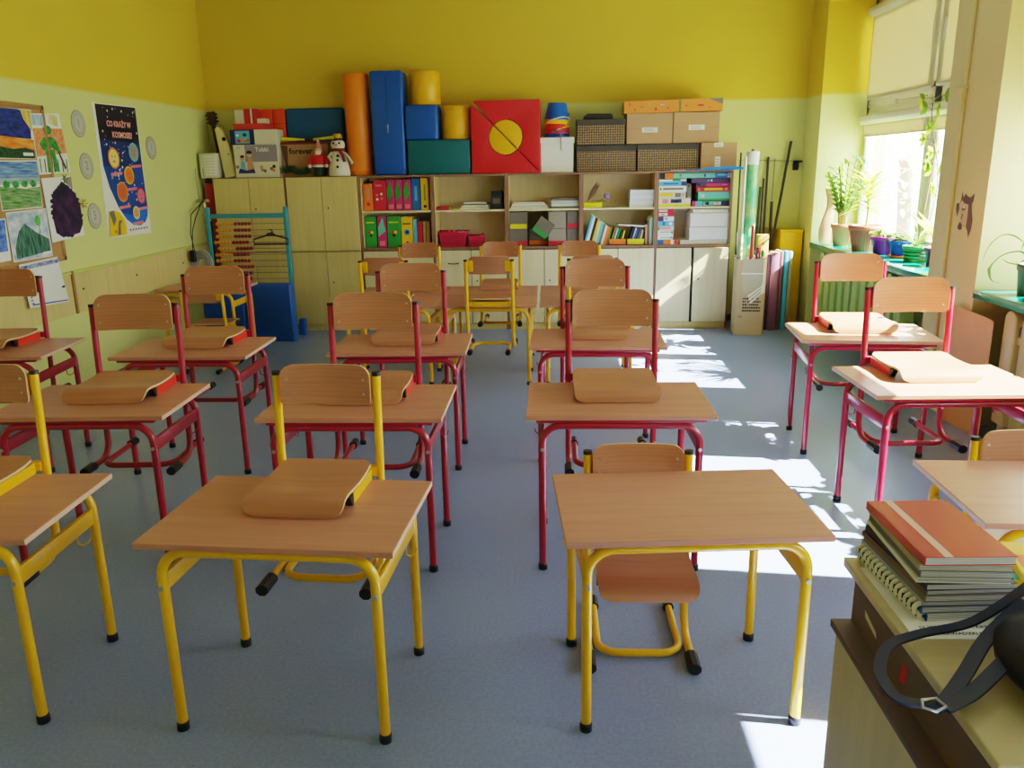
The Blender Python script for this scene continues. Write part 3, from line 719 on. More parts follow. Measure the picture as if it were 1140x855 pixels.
def filebox(x0, x1, z0, lab, m, label, y=7.90, roty=0, dep=0.24):
    r = empty('label_box', ((x0+x1)/2, y, z0), label=label, cat='box', group='taupe boxes with coloured label strips'); hw = (x1-x0)/2
    bd = MB().box(-hw, hw, 0, dep, 0, 0.160, M[m], 0.003, 1); bd.build('body', r)
    if lab: MB().box(-hw+0.004, hw-0.004, -0.002, 0.0, 0.004, 0.046, M[lab]).build('label_strip', r)
    r.rotation_euler = (0, roty, 0)
    return r
filebox(*bx[0], SH0, 'crimson', 'grey', 'taupe box with red strip, bottom row at far left')
filebox(*bx[1], SH0, 'orange', 'grey', 'taupe box with orange strip in the bottom row', y=7.985, dep=0.15)
filebox(*bx[2], SH0, 'crimson', 'greylight', 'lighter taupe box with crimson strip in the bottom row')
filebox(*bx[3], SH0, 'orange', 'grey', 'taupe box with dull orange strip, bottom row at far right')
filebox(*bx[0], SH0+0.162, 'lime', 'grey', 'taupe box with bright yellow strip in the top row')
filebox(*bx[2], SH0+0.162, None, 'greylight', 'plain light taupe box without strip in the top row')
filebox(*bx[3], SH0+0.162, 'crimson', 'grey', 'taupe box with red strip in the top row at right')
filebox(-0.215, -0.055, 0.918, 'green', 'grey', 'tilted taupe box with green strip hanging out of its slot', y=7.828, roty=R(36), dep=0.068)
# cabinet 5: upper
item('small_box', 'small bright yellow box under the dried flowers', 'box', MB().box(-0.085, 0.085, 0, 0.1, 0, 0.048, M['lime'], 0.004), loc=(0.386, 7.90, SH1))
fl = empty('dried_bouquet', (0.40, 7.93, SH1+0.048), label='dried brown bouquet with one violet bloom lying on the yellow box', cat='dried flowers')
sp = MB()
for k in range(16):
    a = rnd.uniform(-0.3, 0.3); l = rnd.uniform(0.16, 0.23)
    d = Vector((0.55+a*0.5, rnd.uniform(-0.1, 0.15), 0.85)).normalized(); p0 = Vector((-0.07, 0.02, 0.004)); p1 = p0+d*l; n = d.cross(Vector((0, 1, 0)))*0.016
    sp.add([p0, p0+d*l*0.5+n, p1, p0+d*l*0.5-n], [(0, 1, 2, 3)], mat('dried_brown', (96, 62, 48), 0.9) if k % 3 else mat('dried_tan', (150, 118, 84), 0.9))
sp.build('stalks', fl, recalc=False)
b = MB()
for k in range(20):
    a = rnd.uniform(0, 6.28); b.ball((0.115+0.018*math.cos(a), 0.0+0.018*math.sin(a), 0.055+rnd.uniform(-0.02, 0.02)), 0.014, mat('dried_violet', (140, 116, 150), 0.9), n=6)
b.tube([(-0.03, 0.01, 0.01), (0.05, 0.0, 0.02), (0.115, 0, 0.045)], 0.004, M['olive'], 6)
for k in range(5): b.ball((0.04+0.018*k, 0.0, 0.012+0.004*(k % 3)), 0.014, M['olive'], 1.2, 0.7, 0.5, n=6)
b.build('bloom', fl)
for k in range(6):
    item('paper_stack', 'white paper stack on the upper shelf right of the bouquet, %s layer' % ['lowest', 'second', 'third', 'fourth', 'fifth', 'topmost'][k], 'paper', MB().box(-0.11, 0.11, 0, 0.27, 0, 0.0255, mat('copy_paper%d' % (k % 2), ((214, 218, 224), (226, 228, 232))[k % 2], 0.7), 0.001, 1), 'white paper stack', loc=(0.842+0.004*rnd.uniform(-1, 1), 7.90, SH1+0.0265*k))
# cabinet 5 lower: leaning books
bc = ['sky', 'white', 'ink', 'yellowc', 'offwhite', 'teal', 'grey', 'white', 'orange', 'olive']
bl = ['light blue', 'white', 'black', 'yellow', 'cream', 'turquoise', 'grey', 'white thin', 'orange', 'olive']
x = 0.300
for k in range(10):
    h = 0.29-0.015*k; t = 0.018+0.006*((k*7) % 3)*0.5; a = R(15)
    r = empty('leaning_book', (x, 7.905, SH0+0.0005+t*math.sin(a)), label='%s book leaning on the lower shelf below the dried flowers' % bl[k], cat='book', group='leaning books')
    r.rotation_euler = (0, a, 0)
    MB().box(0, t, 0, 0.2, 0, h, M[bc[k]], 0.0015, 1).build('cover', r); MB().box(0.002, t-0.002, 0.003, 0.197, h, h+0.001, M['white']).build('pages', r)
    x += t/math.cos(a)+0.0015
def magbox(x0, c, label, cols, gname):
    r = empty('magazine_holder', (x0, 7.90, SH0), label=label, cat='magazine holder', group='coloured magazine holders')
    MB().box(0, 0.168, 0, 0.006, 0, 0.055, M[c]).box(0, 0.006, 0, 0.2, 0, 0.055, M[c]).box(0.162, 0.168, 0, 0.2, 0, 0.055, M[c]).box(0, 0.168, 0, 0.2, 0, 0.005, M[c]).build('body', r)
    for k, (cc, nn) in enumerate(cols):
        b = MB().box(0, 0.013, 0, 0.17, 0, 0.165-0.008*k, M[cc], 0.001, 1)
        o = item('magazine', '%s magazine leaning in the %s holder' % (nn, gname), 'magazine', b, 'magazines in the %s holder' % gname, loc=(x0+0.012+0.024*k, 7.915, SH0+0.008)); o.rotation_euler = (0, R(17), 0)
magbox(0.538, 'orange', 'low orange magazine holder on the lower shelf', [('olive', 'olive'), ('white', 'white'), ('green', 'green'), ('ink', 'black'), ('lime', 'acid yellow')], 'orange')
magbox(0.712, 'lime', 'low yellow magazine holder on the lower shelf', [('navy', 'navy'), ('white', 'white'), ('blue', 'blue'), ('grey', 'grey'), ('offwhite', 'cream')], 'yellow')
o = item('lying_book', 'flat book resting across the leaning magazines', 'book', MB().box(-0.13, 0.13, 0, 0.17, 0, 0.018, mat('brown_grey_cover', (120, 106, 98), 0.5), 0.002, 1).box(-0.128, 0.128, -0.001, 0.0, 0.003, 0.015, M['white']), loc=(0.755, 7.91, SH0+0.172)); o.rotation_euler = (0, R(4), 0)
for k, (xx, w, h, c, n) in enumerate(((0.884, 0.02, 0.185, 'terracotta', 'reddish brown book standing right of the yellow holder'), (0.905, 0.018, 0.215, 'grey', 'grey standing book, third from the right side'), (0.924, 0.016, 0.25, 'offwhite', 'cream standing book, second from the right side'), (0.941, 0.014, 0.255, 'teal', 'turquoise thin book against the right side of the shelf'))):
    item('standing_book', n, 'book', MB().box(0, w-0.001, 0, 0.2, 0, h, M[c], 0.0015, 1).box(0.003, w-0.004, 0.003, 0.197, h, h+0.001, M['white']), 'standing books at the shelf end', loc=(xx, 7.905, SH0))
# cabinet 6: games (mm grid)
def game(x0, x1, z0, z1, m, name, label, deco=(), y=7.89, d=0.26, base=SH1):
    r = empty('board_game', (1.0+x0/1000, y, base+z0/1000), label=label, cat='game box', group='board games on the right end shelves'); w = (x1-x0)/1000; h = (z1-z0)/1000-0.001
    if x1 > 660: x1 = 660; w = (x1-x0)/1000
    q = MB().box(0, w, 0, d, 0, h, M[m] if isinstance(m, str) else m, 0.002, 1)
    for (a0, a1, b0, b1, c) in deco: q.box(a0*w, a1*w, -0.0015, 0.001, b0*h, b1*h, M[c])
    q.build('carton', r)
    return r
game(0, 300, 0, 78, 'offwhite', 'g', 'cream game with yellow base stripe, bottom of the left game stack', [(0, 1, 0, 0.3, 'lime'), (0.12, 0.3, 0.4, 0.9, 'pink'), (0.38, 0.72, 0.45, 0.9, 'navy'), (0.5, 0.6, 0.5, 0.7, 'white')])
game(2, 252, 79, 134, 'offwhite', 'g', 'cream game with yellow bar and dark photo on its side', [(0.03, 0.52, 0.3, 0.85, 'yellowc'), (0.6, 0.82, 0.15, 0.85, 'grey'), (0.86, 0.95, 0.3, 0.8, 'terracotta')])
game(0, 258, 135, 190, 'white', 'g', 'white game with a dark title line in the left game stack', [(0.15, 0.88, 0.35, 0.7, 'grey'), (0.03, 0.1, 0.3, 0.75, 'olive')])
game(2, 258, 191, 230, 'sky', 'g', 'light blue game with dark blue end in the left game stack', [(0.8, 1, 0, 1, 'navy'), (0.15, 0.7, 0.35, 0.7, 'blue')])
game(0, 250, 231, 252, 'white', 'g', 'thin white and green game on top of the left game stack', [(0.5, 0.8, 0.1, 0.9, 'green')])
game(312, 682, 0, 48, 'navy', 'g', 'blue game with pink wavy print, bottom of the right game stack', [(0, 0.1, 0, 1, 'magenta'), (0.1, 0.28, 0, 1, 'sky'), (0.3, 0.6, 0.1, 0.9, 'teal'), (0.36, 0.46, 0.3, 0.8, 'pink'), (0.6, 0.78, 0.2, 0.85, 'white'), (0.66, 0.72, 0.35, 0.75, 'crimson')])
game(368, 680, 49, 133, 'teal', 'g', 'thick teal green game in the right game stack', [(0, 1, 0, 0.22, 'green'), (0.1, 0.2, 0.4, 0.75, 'offwhite')])
game(352, 682, 134, 178, mat('brick_red_card', (186, 40, 40), 0.5), 'g', 'red game with yellow title in the right game stack', [(0.24, 0.78, 0.3, 0.75, 'yellowc'), (0.04, 0.1, 0.2, 0.7, 'pink'), (0.84, 0.94, 0.2, 0.8, 'pink')])
game(345, 678, 179, 212, 'magenta', 'g', 'magenta game in the right game stack', [(0, 0.3, 0, 1, 'purple'), (0.05, 0.12, 0.2, 0.8, 'sky'), (0.78, 0.92, 0.4, 0.7, 'pink')])
game(300, 684, 213, 258, 'purple', 'g', 'dark purple game near the top of the right game stack', [(0.42, 0.46, 0.3, 0.7, 'sky'), (0.5, 0.54, 0.3, 0.7, 'white')])
r = game(262, 300, 79, 205, 'grey', 'g', 'taupe game standing upright between the two game stacks', [(0.2, 0.8, 0.82, 0.92, 'ink'), (0.2, 0.8, 0.05, 0.12, 'greylight')], y=7.886)
r = game(2, 520, 259, 305, 'teal', 'g', 'long turquoise game with orange end lying across both game stacks', [(0, 0.10, 0, 1, 'ink'), (0.10, 0.26, 0, 1, 'orange'), (0.14, 0.18, 0.3, 0.7, 'pink'), (0.36, 0.40, 0.3, 0.8, 'olive'), (0.64, 0.66, 0.2, 0.7, 'pink'), (0.8, 0.83, 0.2, 0.8, 'navy'), (0.9, 0.94, 0.3, 0.7, 'sky')])
game(524, 660, 259, 302, 'blue', 'g', 'blue and white game at the upper right of the game shelf', [(0.1, 0.7, 0.45, 0.85, 'sky'), (0.8, 1, 0, 1, 'white'), (0.86, 0.95, 0.35, 0.7, 'crimson')])
base = SH0
low = [(0, 195, 0, 44, 'orange', 'small game with mixed blue and orange side, bottom of the small game pile', [(0, 0.3, 0, 1, 'blue'), (0.65, 0.8, 0, 1, 'white'), (0.85, 0.95, 0.2, 0.9, 'crimson')]), (0, 148, 45, 92, 'white', 'small white game with teal line in the small game pile', [(0.15, 0.85, 0.3, 0.5, 'teal'), (0.8, 0.95, 0.2, 0.6, 'sky')]),
       (0, 150, 93, 132, 'white', 'small white game with grey lines in the small game pile', [(0.15, 0.8, 0.55, 0.7, 'grey'), (0.85, 0.95, 0.2, 0.8, 'olive')]), (0, 152, 133, 170, 'offwhite', 'small game with pink letters in the small game pile', [(0.1, 0.8, 0.4, 0.75, 'pink'), (0, 0.1, 0, 1, 'green')]),
       (0, 150, 171, 218, 'sky', 'small pale blue game with dark blue mark in the small game pile', [(0.3, 0.45, 0.2, 0.9, 'blue'), (0.7, 0.9, 0.2, 0.8, 'white')]), (0, 152, 219, 262, 'white', 'small white and lilac game in the small game pile', [(0, 0.35, 0, 1, 'purple'), (0.4, 0.6, 0.3, 0.8, 'sky')]),
       (2, 146, 263, 300, 'crimson', 'small red game with white lettering block, lower of two', [(0.05, 0.6, 0.2, 0.85, 'white'), (0.2, 0.4, 0.35, 0.7, 'ink')]), (2, 144, 301, 338, 'crimson', 'small red game on top of the small game pile', [(0.05, 0.6, 0.2, 0.85, 'white'), (0.15, 0.5, 0.4, 0.7, 'pink')])]
for a in low: game(a[0], a[1], a[2], min(a[3], 328), a[4], 'g', a[5], a[6], base=SH0)
for k, (x0, x1, z0, z1, l, m) in enumerate(((215, 684, 0, 40, 'flat cream folder box under the white boxes', M['offwhite']), (300, 684, 41, 160, 'large white box lower in the stack on the end shelf', M['white']), (305, 682, 161, 290, 'large white box upper in the stack on the end shelf', M['white']), (330, 668, 291, 324, 'flat white box lid on top of the white boxes', M['white']))):
    x1 = min(x1, 658); w = (x1-x0)/1000; h = (z1-z0)/1000-0.001
    r = empty('white_box' if k else 'folder_box', (1.0+x0/1000, 7.885+0.01*(k == 3), SH0+z0/1000), label=l, cat='box', group='white boxes on the end shelf')
    MB().box(0, w, 0, 0.27, 0, h-(0.012 if k in (1, 2) else 0), m, 0.002, 1).build('body', r)
    if k in (1, 2): MB().box(-0.003, w+0.003, -0.003, 0.273, h-0.03, h, m, 0.002, 1).build('lid', r)

# ---------------------------------------------------------------- on top of the cabinets
def foam(name, label, mb, seam=None, grp='soft foam play blocks'):
    return item(name, label, 'foam block', mb, grp)
r = empty('foam_roll', (-1.842, 8.02, TOP), label='tall orange foam roller standing on the cabinets', cat='foam block', group='soft foam play blocks')
MB().lathe([(0, 0), (0.105, 0), (0.12, 0.012), (0.12, 0.908), (0.108, 0.925), (0, 0.925)], M['foamorange'], n=36).build('cover', r); MB().lathe([(0.1205, 0.05), (0.1225, 0.053), (0.1205, 0.056)], M['foamorange'], n=36).lathe([(0.1205, 0.868), (0.1225, 0.871), (0.1205, 0.874)], M['foamorange'], n=36).build('seam', r)
r = empty('foam_block', (-1.535, 8.03, TOP), label='tall blue foam block with zip standing beside the orange roller', cat='foam block', group='soft foam play blocks')
MB().box(-0.152, 0.152, -0.15, 0.15, 0, 0.935, M['foamblue'], 0.022, 3).build('cover', r)
zp = MB().box(-0.0025, 0.0025, -0.1525, -0.149, 0.43, 0.90, mat('zip_tape', (20, 56, 110), 0.6)); zp.build('zip', r)
MB().box(-0.006, 0.006, -0.157, -0.151, 0.425, 0.46, M['chrome'], 0.002).box(-0.003, 0.003, -0.157, -0.153, 0.385, 0.425, M['chrome']).build('zip_pull', r)
item('foam_block', 'teal green long foam block lying under the blue cube', 'foam block', MB().box(-0.298, 0.298, -0.15, 0.15, 0, 0.315, M['foamteal'], 0.018, 3), 'soft foam play blocks', loc=(-1.066, 8.03, TOP))
item('foam_block', 'blue foam cube sitting on the teal block', 'foam block', MB().box(-0.153, 0.153, -0.15, 0.15, 0, 0.312, M['foamblue'], 0.02, 3), 'soft foam play blocks', loc=(-1.219, 8.03, TOP+0.316))
for (xx, zz, l) in ((-1.190, TOP+0.629, 'yellow foam drum on top of the blue cube'), (-0.905, TOP+0.316, 'yellow foam drum on the teal block beside the red square')):
    r = empty('foam_drum', (xx, 8.03, zz), label=l, cat='foam block', group='soft foam play blocks')
    MB().lathe([(0, 0), (0.125, 0), (0.14, 0.014), (0.14, 0.286), (0.125, 0.305), (0, 0.305)], M['foamyellow'], n=32).build('cover', r)
    MB().lathe([(0.1405, 0.040), (0.1425, 0.043), (0.1405, 0.046)], M['foamyellow'], n=32).lathe([(0.1405, 0.26), (0.1425, 0.263), (0.1405, 0.266)], M['foamyellow'], n=32).build('seam', r)
# red square split along its diagonal round a yellow disc
cx0, cz0, rad = -0.434, TOP+0.325, 0.158
A = Vector((-0.752, TOP+0.650)); B = Vector((-0.112, TOP+0.003)); d = (B-A).normalized(); nrm = Vector((-d.y, d.x))
if nrm.x < 0: nrm = -nrm
def half(sgn, g):
    c = Vector((cx0, cz0)); a0 = math.atan2(-d.y, -d.x); pts = []
    for i in range(19):
        a = a0 - sgn*PI*i/18
        pts.append(c+Vector((math.cos(a), math.sin(a)))*rad)
    return pts
for sgn, corner, lab, l2 in ((1, Vector((-0.110, TOP+0.655)), 'upper right red foam half of the square with round cut-out', 'upper yellow half-disc in the red foam square'), (-1, Vector((-0.756, TOP+0.001)), 'lower left red foam half of the square with round cut-out', 'lower yellow half-disc in the red foam square')):
    off = nrm*(0.003*sgn)
    arc_ = half(sgn, 0)
    poly = [A+off+(Vector((0.02, 0.0)) if sgn > 0 else Vector((0, -0.02)))] + [p+off for p in arc_] + [B+off, corner]
    mb = MB().prism([(p.x, p.y) for p in poly], M['foamred'], 7.87, 8.17, 'y', 0.008)
    foam('foam_square_half', lab, mb)
    poly = [c*1.0 for c in arc_]
    cc = Vector((cx0, cz0))
    mb = MB().prism([((cc+(p-cc)*0.965+off*1.5).x, (cc+(p-cc)*0.965+off*1.5).y) for p in poly], M['foamyellow'], 7.868, 8.165, 'y', 0.006)
    foam('foam_half_disc', l2, mb)
# left group
r = empty('paper_lantern', (-3.285, 7.965, TOP), label='white drum-shaped lantern at the left end of the cabinet tops', cat='lantern')
MB().box(-0.082, 0.082, -0.10, 0.10, 0, 0.232, M['offwhite'], 0.012).build('body', r)
q = MB()
for k in range(7): q.box(-0.03, 0.075, -0.104, -0.1005, 0.03+0.027*k, 0.038+0.027*k, M['white'])
q.build('slats', r)
def instrument(name, x, y, lean, label, neck_m, body_m, top):
    r = empty(name, (x, y, TOP), label=label, cat='guitar'); r.rotation_euler = (R(-4), R(lean), 0)
    return r
r = instrument('guitar', -3.235, 8.13, -8.5, 'dark brown guitar leaning in the corner, its headstock up', 0, 0, 0)
dk = mat('dark_guitar_wood', (66, 36, 24), 0.35)
MB().box(-0.022, 0.022, -0.012, 0.012, 0.24, 0.52, dk, 0.006).build('neck', r)
MB().prism([(-0.035, 0.51), (0.035, 0.51), (0.042, 0.63), (-0.042, 0.635)], dk, -0.012, 0.012, 'y', 0.004).build('headstock', r)
pg = MB()
for k in range(3):
    for s in (-1, 1): pg.cyl((s*0.038, 0, 0.535+0.035*k), (s*0.058, 0, 0.535+0.035*k), 0.008, M['black'], 8)
pg.build('tuning_peg', r)
gb = [(0.10*math.sin(PI*t)*(1-0.28*math.exp(-((t-0.58)/0.11)**2)), 0.27*t) for t in [i/18 for i in range(19)]]
MB().prism([(w, z) for w, z in gb]+[(-w, z) for w, z in gb[::-1][1:-1]], dk, -0.045, 0.045, 'y', 0.006).build('body', r)
r = empty('cream_board', (-3.105, 7.98, TOP), label='cream pointed wooden board leaning beside the guitar', cat='board'); r.rotation_euler = (0, R(-7), 0)
MB().prism([(-0.055, 0.004), (0.055, 0.008), (0.05, 0.30), (0.012, 0.43), (-0.022, 0.485), (-0.052, 0.46)], mat('cream_lacquer', (220, 208, 150), 0.5), -0.04, 0.04, 'y', 0.006).build('body', r)
MB().cyl((0.018, -0.041, 0.36), (0.018, -0.0435, 0.36), 0.02, M['dark'], 14).cyl((0.03, -0.041, 0.22), (0.03, -0.0435, 0.22), 0.007, M['dark'], 10).build('hole', r)
r = empty('toy_box', (-2.82, 7.95, TOP), label='white and lilac toy box with picture of two playing children', cat='box')
MB().box(-0.214, 0.214, -0.05, 0.16, 0, 0.302, M['offwhite'], 0.003, 1).build('carton', r)
q = MB().box(-0.105, 0.205, -0.0515, -0.049, 0.145, 0.298, mat('lilac_print', (142, 132, 150), 0.5)).box(0.02, 0.2, -0.052, -0.049, 0.03, 0.145, mat('cream_print', (222, 214, 186), 0.5))
q.text('Tobbi', 0.055, M['white'], front(0.06, -0.0522, 0.255), bold=0.001)
q.text('3+', 0.035, M['olive'], front(-0.165, -0.0522, 0.272))
for (px, sc, sh) in ((-0.135, 0.8, 'sky'), (-0.065, 1.0, 'terracotta')):
    q.ball((px, -0.052, 0.165*sc+0.045), 0.026*sc, mat('skin_print', (214, 170, 140), 0.6), 1, 0.06, 1, n=10); q.ball((px, -0.0525, 0.18*sc+0.05), 0.026*sc, mat('hair_print', (52, 36, 30), 0.6), 1, 0.05, 0.7, n=10)
    q.prism([(px-0.032*sc, 0.05), (px+0.036*sc, 0.05), (px+0.022*sc, 0.15*sc+0.03), (px-0.018*sc, 0.15*sc+0.03)], M[sh], -0.0522, -0.049)
q.prism([(-0.185, 0.04), (-0.02, 0.04), (-0.03, 0.08), (-0.1, 0.065), (-0.17, 0.085)], M['navy'], -0.0526, -0.049)
for k, (px, pz, c) in enumerate(((0.05, 0.07, 'greylight'), (0.075, 0.06, 'grey'), (0.14, 0.08, 'brown'), (0.16, 0.065, 'terracotta'), (0.045, 0.095, 'terracotta'), (0.165, 0.10, 'ink'), (-0.19, 0.1, 'brown'))):
    q.ball((px, -0.0525, pz), 0.016, M[c], 1, 0.06, 1, n=8)
q.build('front_print', r)
r = empty('building_set_box', (-2.835, 7.97, TOP+0.303), label='flat blue and white carton with small photo, on the toy box', cat='box')
MB().box(-0.225, 0.01, -0.06, 0.15, 0, 0.136, M['navy'], 0.003, 1).box(0.0105, 0.225, -0.06, 0.15, 0, 0.136, M['offwhite'], 0.003, 1).build('carton', r)
q = MB().box(-0.175, -0.035, -0.0615, -0.059, 0.01, 0.126, M['sky'])
for (a, bq, s, c) in ((-0.14, 0.035, 0.02, 'crimson'), (-0.11, 0.045, 0.022, 'terracotta'), (-0.08, 0.03, 0.018, 'orange'), (-0.08, 0.09, 0.02, 'navy'), (-0.15, 0.085, 0.014, 'white'), (-0.055, 0.04, 0.015, 'olive')): q.ball((a, -0.0615, bq), s, M[c], 1, 0.06, 0.8, n=8)
q.build('front_print', r)
item('flat_box', 'flat red box with books on top of the blue carton', 'box', MB().box(-0.155, 0.155, -0.05, 0.14, 0, 0.058, mat('raspberry_card', (200, 60, 66), 0.6), 0.003, 1), loc=(-2.885, 8.01, TOP+0.440))
ST = TOP+0.499
item('small_book', 'white block standing at the left on the flat red box', 'book', MB().box(-0.042, 0.042, 0, 0.12, 0, 0.125, M['offwhite'], 0.003, 1), 'things on the flat red box', loc=(-2.985, 8.0, ST))
item('small_book', 'dark red box with white stripe on the flat red box', 'book', MB().box(-0.058, 0.058, 0, 0.12, 0, 0.135, mat('brick_red_card', (186, 40, 40), 0.5), 0.003, 1).box(0.005, 0.022, -0.002, 0.0, 0, 0.135, M['offwhite']), 'things on the flat red box', loc=(-2.88, 8.0, ST))
item('small_book', 'small cream box at the right on the flat red box', 'book', MB().box(-0.042, 0.042, 0, 0.12, 0, 0.045, M['offwhite'], 0.003, 1), 'things on the flat red box', loc=(-2.774, 8.0, ST))
for xx, l in ((-2.777, 'orange-red foam brick left of the pair above the yellow rod'), (-2.653, 'orange-red foam brick right of the pair, touching the slate blue mat')):
    item('foam_brick', l, 'foam block', MB().box(-0.061, 0.061, -0.04, 0.04, 0, 0.635, mat('vermilion_foam', (222, 70, 30), 0.5), 0.008).box(-0.062, 0.062, -0.0415, -0.0395, 0.50, 0.503, M['dark']), 'orange-red foam bricks', loc=(xx, 8.19, TOP))
item('foam_mat', 'slate blue folded foam mat behind the snowman', 'foam mat', MB().box(-0.284, 0.284, -0.04, 0.04, 0, 0.640, M['foamslate'], 0.025, 3), loc=(-2.303, 8.19, TOP))
r = empty('gift_box', (-2.372, 8.055, TOP), label='brown cardboard gift box with black lettering behind the snowman', cat='box')
MB().box(-0.225, 0.225, -0.07, 0.08, 0, 0.30, M['kraft'], 0.003, 1).build('carton', r)
q = MB().text('forever', 0.075, M['ink'], front(-0.04, -0.0715, 0.235), bold=0.002)
q.prism([(-0.225, 0.29), (-0.165, 0.29), (-0.175, 0.05), (-0.19, 0.05)], mat('brown_print', (92, 64, 44), 0.7), -0.0712, -0.069); q.build('front_print', r)
MB().box(-0.228, 0.228, -0.073, 0.083, 0.30, 0.322, mat('dark_red_lid', (116, 40, 40), 0.6), 0.003, 1).build('lid', r)
r = empty('yellow_rod', (-2.31, 8.02, TOP+0.345), label='yellow plastic rod with dark joint lying across the gift box', cat='rod')
MB().cyl((-0.29, 0, 0.005), (-0.11, 0, 0), 0.022, M['lime'], 12, 0.012).cyl((-0.11, 0, 0), (0.0, 0, -0.003), 0.010, M['lime'], 10).cyl((0.0, 0, -0.003), (0.30, 0, 0.018), 0.010, M['lime'], 12, 0.019).build('rod', r)
MB().box(-0.06, 0.02, -0.015, 0.015, -0.02, 0.012, M['black'], 0.004).build('joint', r)
tn = MB(); tc = [mat('tinsel_green', (30, 70, 34), 0.5), mat('tinsel_pale', (150, 150, 120), 0.4), mat('tinsel_red', (120, 40, 40), 0.5)]
for k in range(900):
    t = rnd.random(); c = Vector((-2.56+0.25*t, 7.885+0.02*math.sin(t*9), TOP+0.055+0.015*math.sin(t*7)))
    a = Vector((rnd.gauss(0, 1), rnd.gauss(0, 1), rnd.gauss(0, 1))).normalized()
    p = c+a*0.02; q2 = c+a*rnd.uniform(0.04, 0.058)+Vector((0, 0, 0.006)); n = a.cross(Vector((0.3, 0.5, 0.8))).normalized()*0.0022
    tn.add([p-n, p+n, q2], [(0, 1, 2)], tc[(k*5) % 7 % 3 if k % 4 == 0 else 0])
for i in range(1): tn.tube([(-2.56+0.25*t/10, 7.885+0.02*math.sin(t*0.9), TOP+0.055+0.015*math.sin(t*0.7)) for t in range(11)], 0.022, tc[0], 8)
tag(tn.build('tinsel_garland', recalc=False), 'dark green tinsel garland in front of the gift box', 'garland')
# santa figurine
r = empty('santa_figure', (-2.215, 7.905, TOP), label='little santa figurine in red with white trim beside the snowman', cat='figurine')
sr = mat('santa_red', (196, 16, 28), 0.6); sw_ = mat('santa_white', (224, 214, 204), 0.9)
MB().lathe([(0, 0), (0.055, 0), (0.06, 0.03), (0.055, 0.10), (0, 0.10)], mat('santa_trousers', (40, 52, 40), 0.8), n=18).build('legs', r)
MB().lathe([(0, 0.08), (0.055, 0.085), (0.068, 0.11), (0.066, 0.15), (0.05, 0.19), (0.028, 0.21), (0, 0.215)], sr, n=20).build('coat', r)
MB().lathe([(0.066, 0.085), (0.072, 0.095), (0.066, 0.108)], sw_, n=20).build('trim', r)
MB().ball((0, -0.008, 0.235), 0.034, mat('santa_skin', (224, 170, 140), 0.6)).build('head', r)
MB().ball((0, -0.026, 0.215), 0.03, sw_, 1, 0.6, 1.1).build('beard', r)
MB().lathe([(0.037, 0.245), (0.03, 0.275), (0.014, 0.31), (0, 0.325)], mat('santa_hat', (190, 120, 110), 0.8), n=16).ball((0.0, 0, 0.325), 0.012, sw_, n=8).build('hat', r)
for s in (-1, 1): MB().tube([(s*0.05, -0.01, 0.185), (s*0.085, -0.03, 0.14), (s*0.08, -0.05, 0.105)], 0.018, sr, 10).ball((s*0.08, -0.052, 0.095), 0.018, sw_, n=8).build('arm', r)
# snowman
r = empty('snowman_figure', (-2.022, 7.89, TOP), label='white knitted snowman with yellow-topped hat and red scarf', cat='figurine')
kn = mat('white_plush', (216, 206, 186), 0.95, var=0.12, scale=60, bump=0.5)
MB().lathe([(0, 0), (0.096, 0), (0.102, 0.02), (0.094, 0.08), (0.078, 0.15), (0.062, 0.21), (0.05, 0.235), (0, 0.245)], kn, n=26).build('body', r)
MB().ball((0, -0.005, 0.285), 0.062, kn, 1.08, 0.95, 0.9).build('head', r)
MB().lathe([(0, 0.32), (0.05, 0.322), (0.05, 0.332), (0.034, 0.334), (0.034, 0.345), (0, 0.345)], mat('dark_purple_hat', (64, 44, 60), 0.8), n=18).build('hat_brim', r)
MB().lathe([(0, 0.345), (0.034, 0.345), (0.036, 0.385), (0, 0.387)], mat('mustard_felt', (196, 150, 30), 0.8), n=18).build('hat_crown', r)
bt = MB()
for s in (-1, 1): bt.ball((s*0.028, -0.059, 0.300), 0.011, M['black'], n=8)
bt.build('eye', r)
MB().cyl((0, -0.06, 0.283), (0, -0.088, 0.278), 0.010, mat('carrot_red', (190, 70, 50), 0.7), 10, 0.003).build('nose', r)
bt = MB()
for zz, yy in ((0.185, -0.070), (0.145, -0.082), (0.085, -0.096)): bt.ball((0.008, yy, zz), 0.013, M['black'], 1, 0.6, 1, n=8)
bt.build('button', r)
sc = mat('scarf_red', (130, 36, 34), 0.9)
MB().lathe([(0.05, 0.225), (0.066, 0.232), (0.066, 0.248), (0.05, 0.255)], sc, n=20).tube([(0.03, -0.06, 0.235), (0.06, -0.085, 0.19), (0.075, -0.09, 0.13)], 0.014, sc, 8).build('scarf', r)
MB().tube([(-0.055, -0.02, 0.215), (-0.085, -0.05, 0.175), (-0.05, -0.085, 0.145)], 0.014, kn, 10).build('arm', r); MB().tube([(0.06, -0.02, 0.215), (0.105, -0.03, 0.165), (0.135, -0.045, 0.115)], 0.013, kn, 10).build('arm', r)
